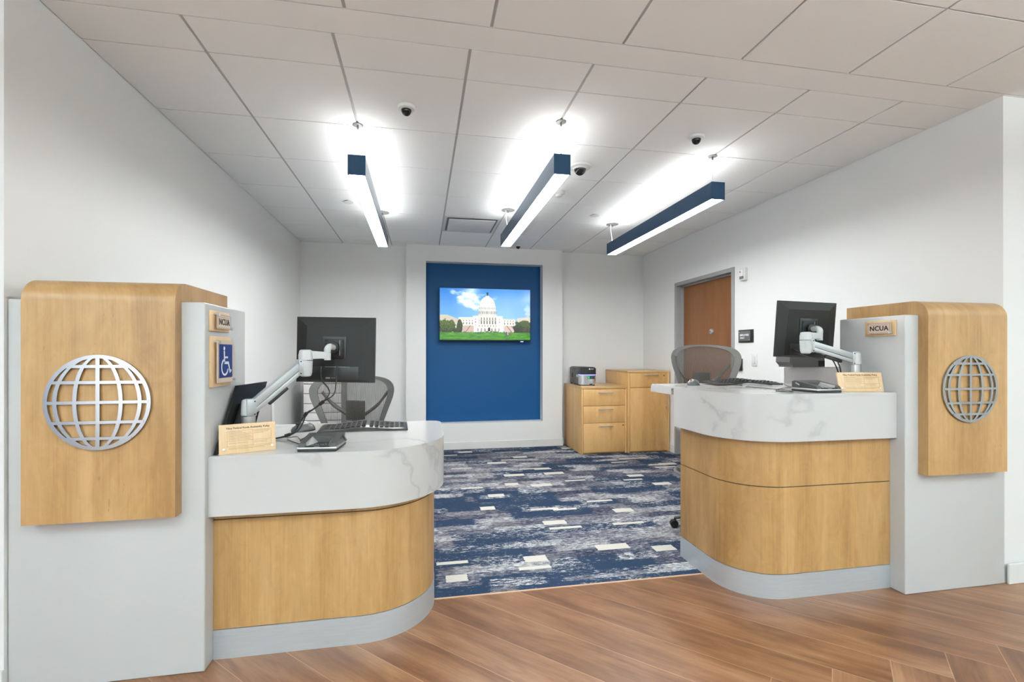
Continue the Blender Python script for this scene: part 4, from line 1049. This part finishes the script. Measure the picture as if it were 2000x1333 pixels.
# ------------------------------------------------------------ things on the counters
M_keyb = pmat('keyboard_plastic', (0.03, 0.029, 0.028), 0.3)
def keyboard(lab, c, rz, z):
    t = thing('keyboard', lab, 'keyboard', (c[0], c[1], z), rz)
    # split contoured wireless keyboard, wave shaped along x
    bm = mb(); nx, ny = 28, 8; top, bot = [], []
    for i in range(nx+1):
        x = -0.235+0.47*i/nx
        arch = 0.020*math.exp(-((x)/0.10)**2); bow = 0.035*(1-(x/0.235)**2)
        for j in range(ny+1):
            v = j/ny
            y = -0.075-bow*0.6+(0.20)*v + 0.02*(1-v)*0
            z_ = 0.016+arch*0.9*(1-0.3*v)+0.010*(1-v)
            edge = min(i, nx-i, j, ny-j)
            zt_ = z_ - (0.006 if edge == 0 else 0.0)
            top.append(bm.verts.new((x, y, zt_))); bot.append(bm.verts.new((x, y, z_-0.014)))
    I = lambda i, j: i*(ny+1)+j
    for i in range(nx):
        for j in range(ny):
            bm.faces.new((top[I(i, j)], top[I(i+1, j)], top[I(i+1, j+1)], top[I(i, j+1)]))
            bm.faces.new((bot[I(i, j+1)], bot[I(i+1, j+1)], bot[I(i+1, j)], bot[I(i, j)]))
    for i in range(nx):
        for j in (0, ny): bm.faces.new((top[I(i, j)], bot[I(i, j)], bot[I(i+1, j)], top[I(i+1, j)]))
    for j in range(ny):
        for i in (0, nx): bm.faces.new((top[I(i, j)], top[I(i, j+1)], bot[I(i, j+1)], bot[I(i, j)]))
    to_obj('base', bm, M_keyb, t)
    bm = mb()
    for i in range(15):
        x = -0.205+0.0275*i+(0.012 if i > 6 else 0)
        arch = 0.020*math.exp(-((x)/0.10)**2)
        for j in range(4):
            y = -0.035+0.035*j+0.012
            z_ = 0.016+arch*0.9*(1-0.3*(j+1.5)/6)+0.010*(1-(j+1.5)/6)
            box(bm, x-0.009, x+0.011, y-0.008, y+0.010, z_-0.004, z_+0.002, 0.0015, 1)
    to_obj('keys', bm, M_black, t, label='black keys')
    for x in (-0.17, 0.17):
        bm = mb(); tube(bm, [(x, 0.0, 0.012), (x, -0.012, 0.0015)], 0.003, 8); to_obj('foot', bm, M_silver, t)
        bm = mb(); box(bm, x-0.012, x+0.012, 0.07, 0.09, 0.0, 0.008); to_obj('foot', bm, M_black, t)
    return t
keyboard('black curved keyboard near the back edge of the left counter', (-0.318, 2.80), R(183), 0.8655)
keyboard('black curved keyboard on the right counter in front of the mesh chair', (2.135, 2.905), R(178), 1.0805)
M_mouse = pmat('mouse_grey', (0.10, 0.10, 0.10), 0.28)
def mouse(lab, c, rz, z, k=1.0):
    t = thing('computer_mouse', lab, 'mouse', (c[0], c[1], z), rz)
    bm = mb(); r = bmesh.ops.create_uvsphere(bm, u_segments=28, v_segments=16, radius=1)
    for v in bm.verts:
        x, y, z_ = v.co
        v.co = Vector((x*0.031*(1+0.10*y), y*0.054, max(z_, -0.12)*0.036+0.0045))
        if v.co.y > 0.02: v.co.z *= 0.88
    to_obj('shell', bm, M_mouse, t)
    bm = mb(); lathe(bm, [(0.004, -0.003), (0.007, 0), (0.004, 0.003)], M=frame_M((0, 0.026, 0.034), (0, 1, 0), (0, 0, 1), (1, 0, 0)), seg=16); to_obj('wheel', bm, M_black, t)
    bm = mb(); lathe(bm, [(0.0, 0), (0.9, 0), (1.0, 0.3), (1.0, 1.0), (0, 1.0)], seg=24); bmesh.ops.scale(bm, vec=(0.0315, 0.0535, 0.006), verts=bm.verts[:]); to_obj('underside', bm, M_black, t)
    bm = mb(); tube(bm, curve_pts([(0.012, -0.05, 0.012), (0.013, -0.01, 0.0395), (0.010, 0.045, 0.022)], 6), 0.0025, 8); to_obj('trim', bm, M_silver, t)
    t.scale = (k, k, k)
mouse('grey computer mouse left of the keyboard on the left counter', (-0.640, 2.775), R(120), 0.8655, 1.2)
mouse('grey computer mouse at the left end of the right counter', (1.77, 2.87), R(115), 1.0805, 1.0)
M_pocket = pmat('pocket_grey', (0.32, 0.32, 0.31), 0.4)
def reader(lab, c, rz, z):
    t = thing('card_terminal', lab, 'card terminal', (c[0], c[1], z), rz)
    w, l = 0.078, 0.085; t.scale = (1, 1, 1.08)
    bm = mb(); box(bm, -w-0.004, w+0.004, -l, l, 0.0, 0.010, 0.003); to_obj('base', bm, M_black, t)
    bm = mb(); box(bm, -w-0.006, w+0.006, -l-0.003, l, 0.010, 0.018, 0.003); to_obj('silver_band', bm, M_silver, t, label='silver band around the base')
    # sloped body with a recessed pocket at the front
    bm = mb()
    for x0, x1 in ((-w, -w+0.028), (w-0.028, w)):
        prism(bm, [(-l, 0.018), (l, 0.018), (l, 0.050), (l-0.02, 0.055), (-l+0.01, 0.032)], x0, x1, frame_M((0, 0, 0), (0, 1, 0), (0, 0, 1), (1, 0, 0)))
    prism(bm, [(0.02, 0.018), (l, 0.018), (l, 0.050), (l-0.02, 0.055), (0.02, 0.046)], -w+0.028, w-0.028, frame_M((0, 0, 0), (0, 1, 0), (0, 0, 1), (1, 0, 0)))
    to_obj('body', bm, M_darkgrey, t, smooth=False)
    bm = mb()
    for s in (-1, 1):
        a = [Vector((s*(w-0.028), 0.02, 0.046)), Vector((s*(w-0.028), -l+0.012, 0.034)), Vector((s*(w-0.055), 0.02, 0.019)), Vector((s*(w-0.034), -l+0.012, 0.019)), Vector((s*(w-0.028), 0.02, 0.019)), Vector((s*(w-0.028), -l+0.012, 0.019))]
        v = [bm.verts.new(p) for p in a]
        bm.faces.new((v[0], v[1], v[3], v[2])); bm.faces.new((v[0], v[2], v[4])); bm.faces.new((v[1], v[5], v[3])); bm.faces.new((v[4], v[2], v[3], v[5]))
    to_obj('pocket_wall', bm, M_pocket, t, smooth=False)
    bm = mb(); box(bm, -w+0.03, w-0.03, -l+0.002, 0.02, 0.018, 0.021)
    to_obj('pocket_floor', bm, M_slot, t)
    bm = mb()
    for i in range(6): box(bm, -0.030+i*0.0105, -0.024+i*0.0105, -0.05+0.006*(i % 2), -0.046+0.006*(i % 2), 0.021, 0.023)
    box(bm, -0.012, 0.012, -l-0.0032, -l-0.0022, 0.020, 0.0215)
    to_obj('contacts', bm, M_silver, t)
    bm = mb(); box(bm, -w+0.026, w-0.026, -l-0.002, -l+0.006, 0.018, 0.024, 0.002); to_obj('front_lip', bm, M_blackmat, t)
    for s in (-1, 1):
        bm = mb(); tube(bm, [(s*(w+0.001), 0.055, 0.040), (s*(w+0.020), 0.010, 0.030)], 0.0055, 10); to_obj('stylus_holder', bm, M_darkgrey, t)
reader('black card terminal with silver band on the left counter', (-0.440, 2.262), R(-5), 0.8655)
reader('black card terminal with silver band on the right counter', (2.15, 2.275), R(3), 1.0805)

# black glossy panel on left counter against the pillar
t = thing('display_panel', 'black glossy slanted panel behind the policy sign on the left counter', 'screen', (-0.85, 2.5, 0.8655))
bm = mb(); pts = [(2.175, 0.867), (2.41, 1.142), (2.835, 1.137), (2.60, 0.867)]
prism(bm, pts, -0.854, -0.842, frame_M((0, 0, 0), (0, 1, 0), (0, 0, 1), (1, 0, 0))); W('panel', bm, M_gloss, t)
bm = mb(); tube(bm, curve_pts([(-0.835, 2.24, 0.872), (-0.834, 2.36, 0.96), (-0.833, 2.44, 1.05)], 6), [0.012]*12+[0.008], 10); W('support', bm, M_blackmat, t)

# white equipment cabinets behind the counters
def white_cab(name, lab, x0, x1, y0, y1, zt, rows, door=True):
    t = thing(name, lab, 'cabinet', ((x0+x1)/2, (y0+y1)/2, 0))
    bm = mb(); box(bm, x0, x1, y0+0.018, y1, 0.005, zt-0.02, .002); W('body', bm, M_grey, t)
    bm = mb(); box(bm, x0-0.004, x1+0.004 if x1 < 3.1 else x1, y0-0.002, y1, zt-0.02, zt, .002); W('top', bm, M_whitecab, t)
    zz = rows
    for a, b_ in zip(zz, zz[1:]):
        bm = mb(); box(bm, x0+0.003, x1-0.003, y0, y0+0.018, a+0.005, b_-0.005, .001); W('door' if door else 'drawer', bm, M_whitecab, t)
    return t
def screen_panel(lab, x0, x1, y, zt):
    t = thing('partition_screen', lab, 'partition', ((x0+x1)/2, y, 0))
    bm = mb(); box(bm, x0, x1, y, y+0.03, 0.005, zt-0.004, .001); W('panel', bm, M_whitecab, t)
    bm = mb(); box(bm, x0-0.006, x1, y-0.003, y+0.033, zt-0.004, zt, .001); W('top_edge', bm, M_offwhite, t)
    bm = mb(); box(bm, x0-0.008, x0-0.0005, y-0.003, y+0.033, 0.0, zt-0.0045, .001) if x0 > 0 else box(bm, x1+0.0005, x1+0.008, y-0.003, y+0.033, 0.0, zt-0.0045, .001); W('end_trim', bm, M_offwhite, t)
screen_panel('plain white panel behind the right counter, reaching the wall', 2.574, 3.20, 3.00, 1.193)
screen_panel('plain white panel behind the left counter, reaching the wall', -1.53, -0.905, 3.12, 0.985)
white_cab('drawer_stack', 'white cabinet of shallow drawers in the back left corner', -1.385, -0.955, 6.0, 6.45, 1.02, [0.02, 0.14, 0.26, 0.38, 0.49, 0.585, 0.695, 0.815, 0.93, 0.998], door=False)
t = thing('check_scanner', 'dark scanner on top of the white panel behind the right monitor', 'scanner', (2.73, 3.02, 1.193))
bm = mb(); prism(bm, [(2.60, 1.205), (2.60, 1.194), (2.865, 1.194), (2.865, 1.28), (2.79, 1.30), (2.58, 1.30), (2.575, 1.23)], 2.955, 3.09, frame_M((0, 0, 0), (1, 0, 0), (0, 0, 1), (0, 1, 0))); W('body', bm, M_signgrey, t)
bm = mb(); box(bm, 2.815, 2.862, 2.950, 2.955, 1.200, 1.240, 0.001); W('port', bm, M_slot, t)

# ------------------------------------------------------------ mesh office chairs
def chair(name, lab, loc, rz, hb, bw, bh, seat_z, ring, scale_arm=1.0, tilt=R(8), castor_rot=0.0):
    """origin on floor at base centre, occupant faces -y; back at y=+0.26. hb = z of the back's bottom"""
    t = thing(name, lab, 'chair', loc, rz)
    hw = bw/2
    pts2 = [(0.30, 0.0), (0.50, 0.04), (0.68, 0.26), (0.86, 0.52), (0.985, 0.72), (0.985, 0.85), (0.84, 0.94), (0.50, 0.985), (0.0, 1.0)]
    half = [(x*hw, z*bh) for x, z in pts2]
    loop = [( x, z) for x, z in half] + [(-x, z) for x, z in reversed(half[:-1])]
    loop3 = [(x, 0, z) for x, z in loop]
    loop3 = curve_pts(loop3, 5, closed=True)
    def place(x, z):
        # concave: edges forward (-y), lean back with height, lumbar bulge
        return Vector((x, 0.27 - 0.09*(abs(x)/hw)**2 + math.tan(tilt)*z - 0.025*math.sin(math.pi*min(1, z/bh)), hb+z))
    rim = [place(p.x, p.z) for p in loop3]
    bm = mb()
    rr = []
    for p in loop3:
        rr.append(0.010 + 0.011*min(1, abs(p.x)/hw)**2)
    # wide flattened frame: outline band
    n = len(rim); cen = Vector((0, 0, 0.55*bh))
    ring_o, ring_i = [], []
    for p in loop3:
        v = Vector((p.x, 0, p.z)) - cen
        wd = 0.012 + 0.036*min(1, (abs(p.x)/hw))**2*(1.0 if p.z > 0.05*bh else 0.5)
        q_ = cen + v*(1-wd/max(v.length, 0.01))
        a, b_ = place(p.x, p.z), place(q_.x, q_.z)
        ring_o.append(a); ring_i.append(b_)
    def ringverts(off, src): return [bm.verts.new(p+Vector((0, off, 0))) for p in src]
    of, if_, ob_, ib = ringverts(-0.011, ring_o), ringverts(-0.009, ring_i), ringverts(0.011, ring_o), ringverts(0.009, ring_i)
    for k in range(n):
        j = (k+1) % n
        bm.faces.new((of[k], of[j], if_[j], if_[k])); bm.faces.new((ob_[j], ob_[k], ib[k], ib[j]))
        bm.faces.new((ob_[k], ob_[j], of[j], of[k])); bm.faces.new((if_[k], if_[j], ib[j], ib[k]))
    fr = to_obj('back_frame', bm, M_midgrey, t, auto=60)
    # mesh web
    bm = mb(); rows = 20; cols = 24
    zs_sorted = []
    def half_w(z):
        best = 0
        for a, b_ in zip(loop3, loop3[1:]+loop3[:1]):
            if a.x >= -0.001 and (a.z-z)*(b_.z-z) <= 0 and abs(a.z-b_.z) > 1e-6:
                f = (z-a.z)/(b_.z-a.z); best = max(best, a.x+(b_.x-a.x)*f)
        return best
    grid = []
    for j in range(rows+1):
        z = bh*(0.012+0.972*j/rows); wv = half_w(z)*0.97
        grid.append([bm.verts.new(place(wv*(2*i/cols-1), z)) for i in range(cols+1)])
    for j in range(rows):
        for i in range(cols): bm.faces.new((grid[j][i], grid[j][i+1], grid[j+1][i+1], grid[j+1][i]))
    to_obj('back_mesh', bm, M_mesh, t, label='see-through grey woven mesh')
    # spine and lumbar pad behind
    yb = 0.33
    bm = mb()
    for s in (-1, 1): tube(bm, curve_pts([(0, yb+0.01, hb+0.14), (s*0.05, yb+0.02, hb+0.19), (s*hw*0.55, 0.325, hb+0.27), (s*hw*0.80, 0.30, hb+0.36)], 6), [0.022]*13+[0.018]*6, 10, flat=0.5)
    tube(bm, [(0, yb+0.012, hb+0.16), (0, yb, hb-0.02), (0, 0.25, seat_z-0.07), (0, 0.05, seat_z-0.08)], 0.022, 10)
    to_obj('back_support', bm, M_darkgrey, t)
    bm = mb(); box(bm, -0.065, 0.065, yb-0.03, yb-0.008, hb+0.16, hb+0.30, 0.012); to_obj('lumbar_pad', bm, M_darkgrey, t)
    # seat
    def srim(a):
        x = 0.245*math.copysign(abs(math.cos(a))**0.6, math.cos(a)); y = -0.01+0.22*math.copysign(abs(math.sin(a))**0.6, math.sin(a)); return x, y
    sp = [(*srim(2*math.pi*k/40), seat_z - 0.03*max(0, -(srim(2*math.pi*k/40)[1])-0.12)/0.1) for k in range(40)]
    bm = mb(); tube(bm, sp, 0.017, 8, closed=True); to_obj('seat_frame', bm, M_midgrey, t)
    bm = mb(); c0 = bm.verts.new((0, -0.01, seat_z-0.012)); ring1 = [bm.verts.new((p[0]*0.5, -0.01+(p[1]+0.01)*0.5, seat_z-0.01)) for p in sp]; ring2 = [bm.verts.new((p[0]*0.97, p[1]*0.97, p[2]+0.006)) for p in sp]
    for k in range(40):
        j = (k+1) % 40; bm.faces.new((c0, ring1[k], ring1[j])); bm.faces.new((ring1[k], ring2[k], ring2[j], ring1[j]))
    to_obj('seat_mesh', bm, M_mesh, t)
    bm = mb(); box(bm, -0.09, 0.09, -0.12, 0.12, seat_z-0.10, seat_z-0.045, 0.015); to_obj('mechanism', bm, M_darkgrey, t)
    for s in ((-1, 1) if not ring else ()):
        bm = mb(); tube(bm, curve_pts([(s*0.10, 0.06, seat_z-0.07), (s*0.27, 0.08, seat_z-0.04), (s*0.29, 0.09, seat_z+0.05), (s*0.285, 0.09, seat_z+0.12*scale_arm)], 5), 0.015, 10); ar = to_obj('armrest', bm, M_darkgrey, t)
        bm = mb(); box(bm, s*0.285-0.04, s*0.285+0.04, -0.07, 0.15, seat_z+0.12*scale_arm, seat_z+0.12*scale_arm+0.022, 0.010); to_obj('pad', bm, M_black, ar)
    bm = mb(); lathe(bm, [(0.03, 0.09), (0.03, 0.25), (0.018, 0.26), (0.018, seat_z-0.09)], (0, 0, 0), 20); to_obj('gas_column', bm, M_black, t)
    if ring:
        bm = mb(); tube(bm, [(0.275*math.cos(2*math.pi*k/40), 0.275*math.sin(2*math.pi*k/40), ring) for k in range(40)], 0.012, 8, closed=True)
        for k in range(3):
            a = 2*math.pi*k/3+0.5; tube(bm, [(0.02*math.cos(a), 0.02*math.sin(a), ring+0.0), (0.275*math.cos(a), 0.275*math.sin(a), ring)], 0.008, 8)
        lathe(bm, [(0.032, -0.02), (0.032, 0.02)], (0, 0, ring), 16)
        to_obj('foot_ring', bm, M_midgrey, t, label='grey round foot ring')
    bm = mb(); lathe(bm, [(0, 0.07), (0.045, 0.07), (0.05, 0.10), (0.032, 0.12), (0, 0.12)], seg=24); to_obj('hub', bm, M_darkgrey, t)
    for k in range(5):
        a = 2*math.pi*k/5+castor_rot; c, s = math.cos(a), math.sin(a)
        bm = mb(); pts = [(0.03*c, 0.03*s, 0.098), (0.15*c, 0.15*s, 0.090), (0.285*c, 0.285*s, 0.072)]
        tube(bm, curve_pts(pts, 5), [0.024-0.0009*i for i in range(11)], 10, flat=0.7)
        lg = to_obj('leg', bm, M_darkgrey, t)
        bm = mb(); ct = Vector((0.292*c, 0.292*s, 0.029)); ax = Vector((-s, c, 0))
        for off in (-0.020, 0.006): lathe(bm, [(0, 0), (0.024, 0), (0.0285, 0.004), (0.0285, 0.010), (0.024, 0.014), (0, 0.014)], M=frame_M(ct+ax*off, (c, s, 0), (0, 0, 1), ax), seg=20)
        tube(bm, [ct+Vector((0, 0, 0.0)), ct+Vector((-0.008*c, -0.008*s, 0.045))], 0.007, 8)
        to_obj('castor', bm, M_black, lg)
    return t
chair('office_chair', 'grey mesh office chair behind the left counter', (-0.475, 3.13, 0.002), R(-4), 0.665, 0.550, 0.475, 0.46, 0, tilt=R(6))
chair('drafting_chair', 'tall grey mesh chair with foot ring behind the right counter', (2.12, 3.16, 0.002), R(-16), 0.84, 0.525, 0.52, 0.72, 0.41, tilt=R(5), castor_rot=R(181))
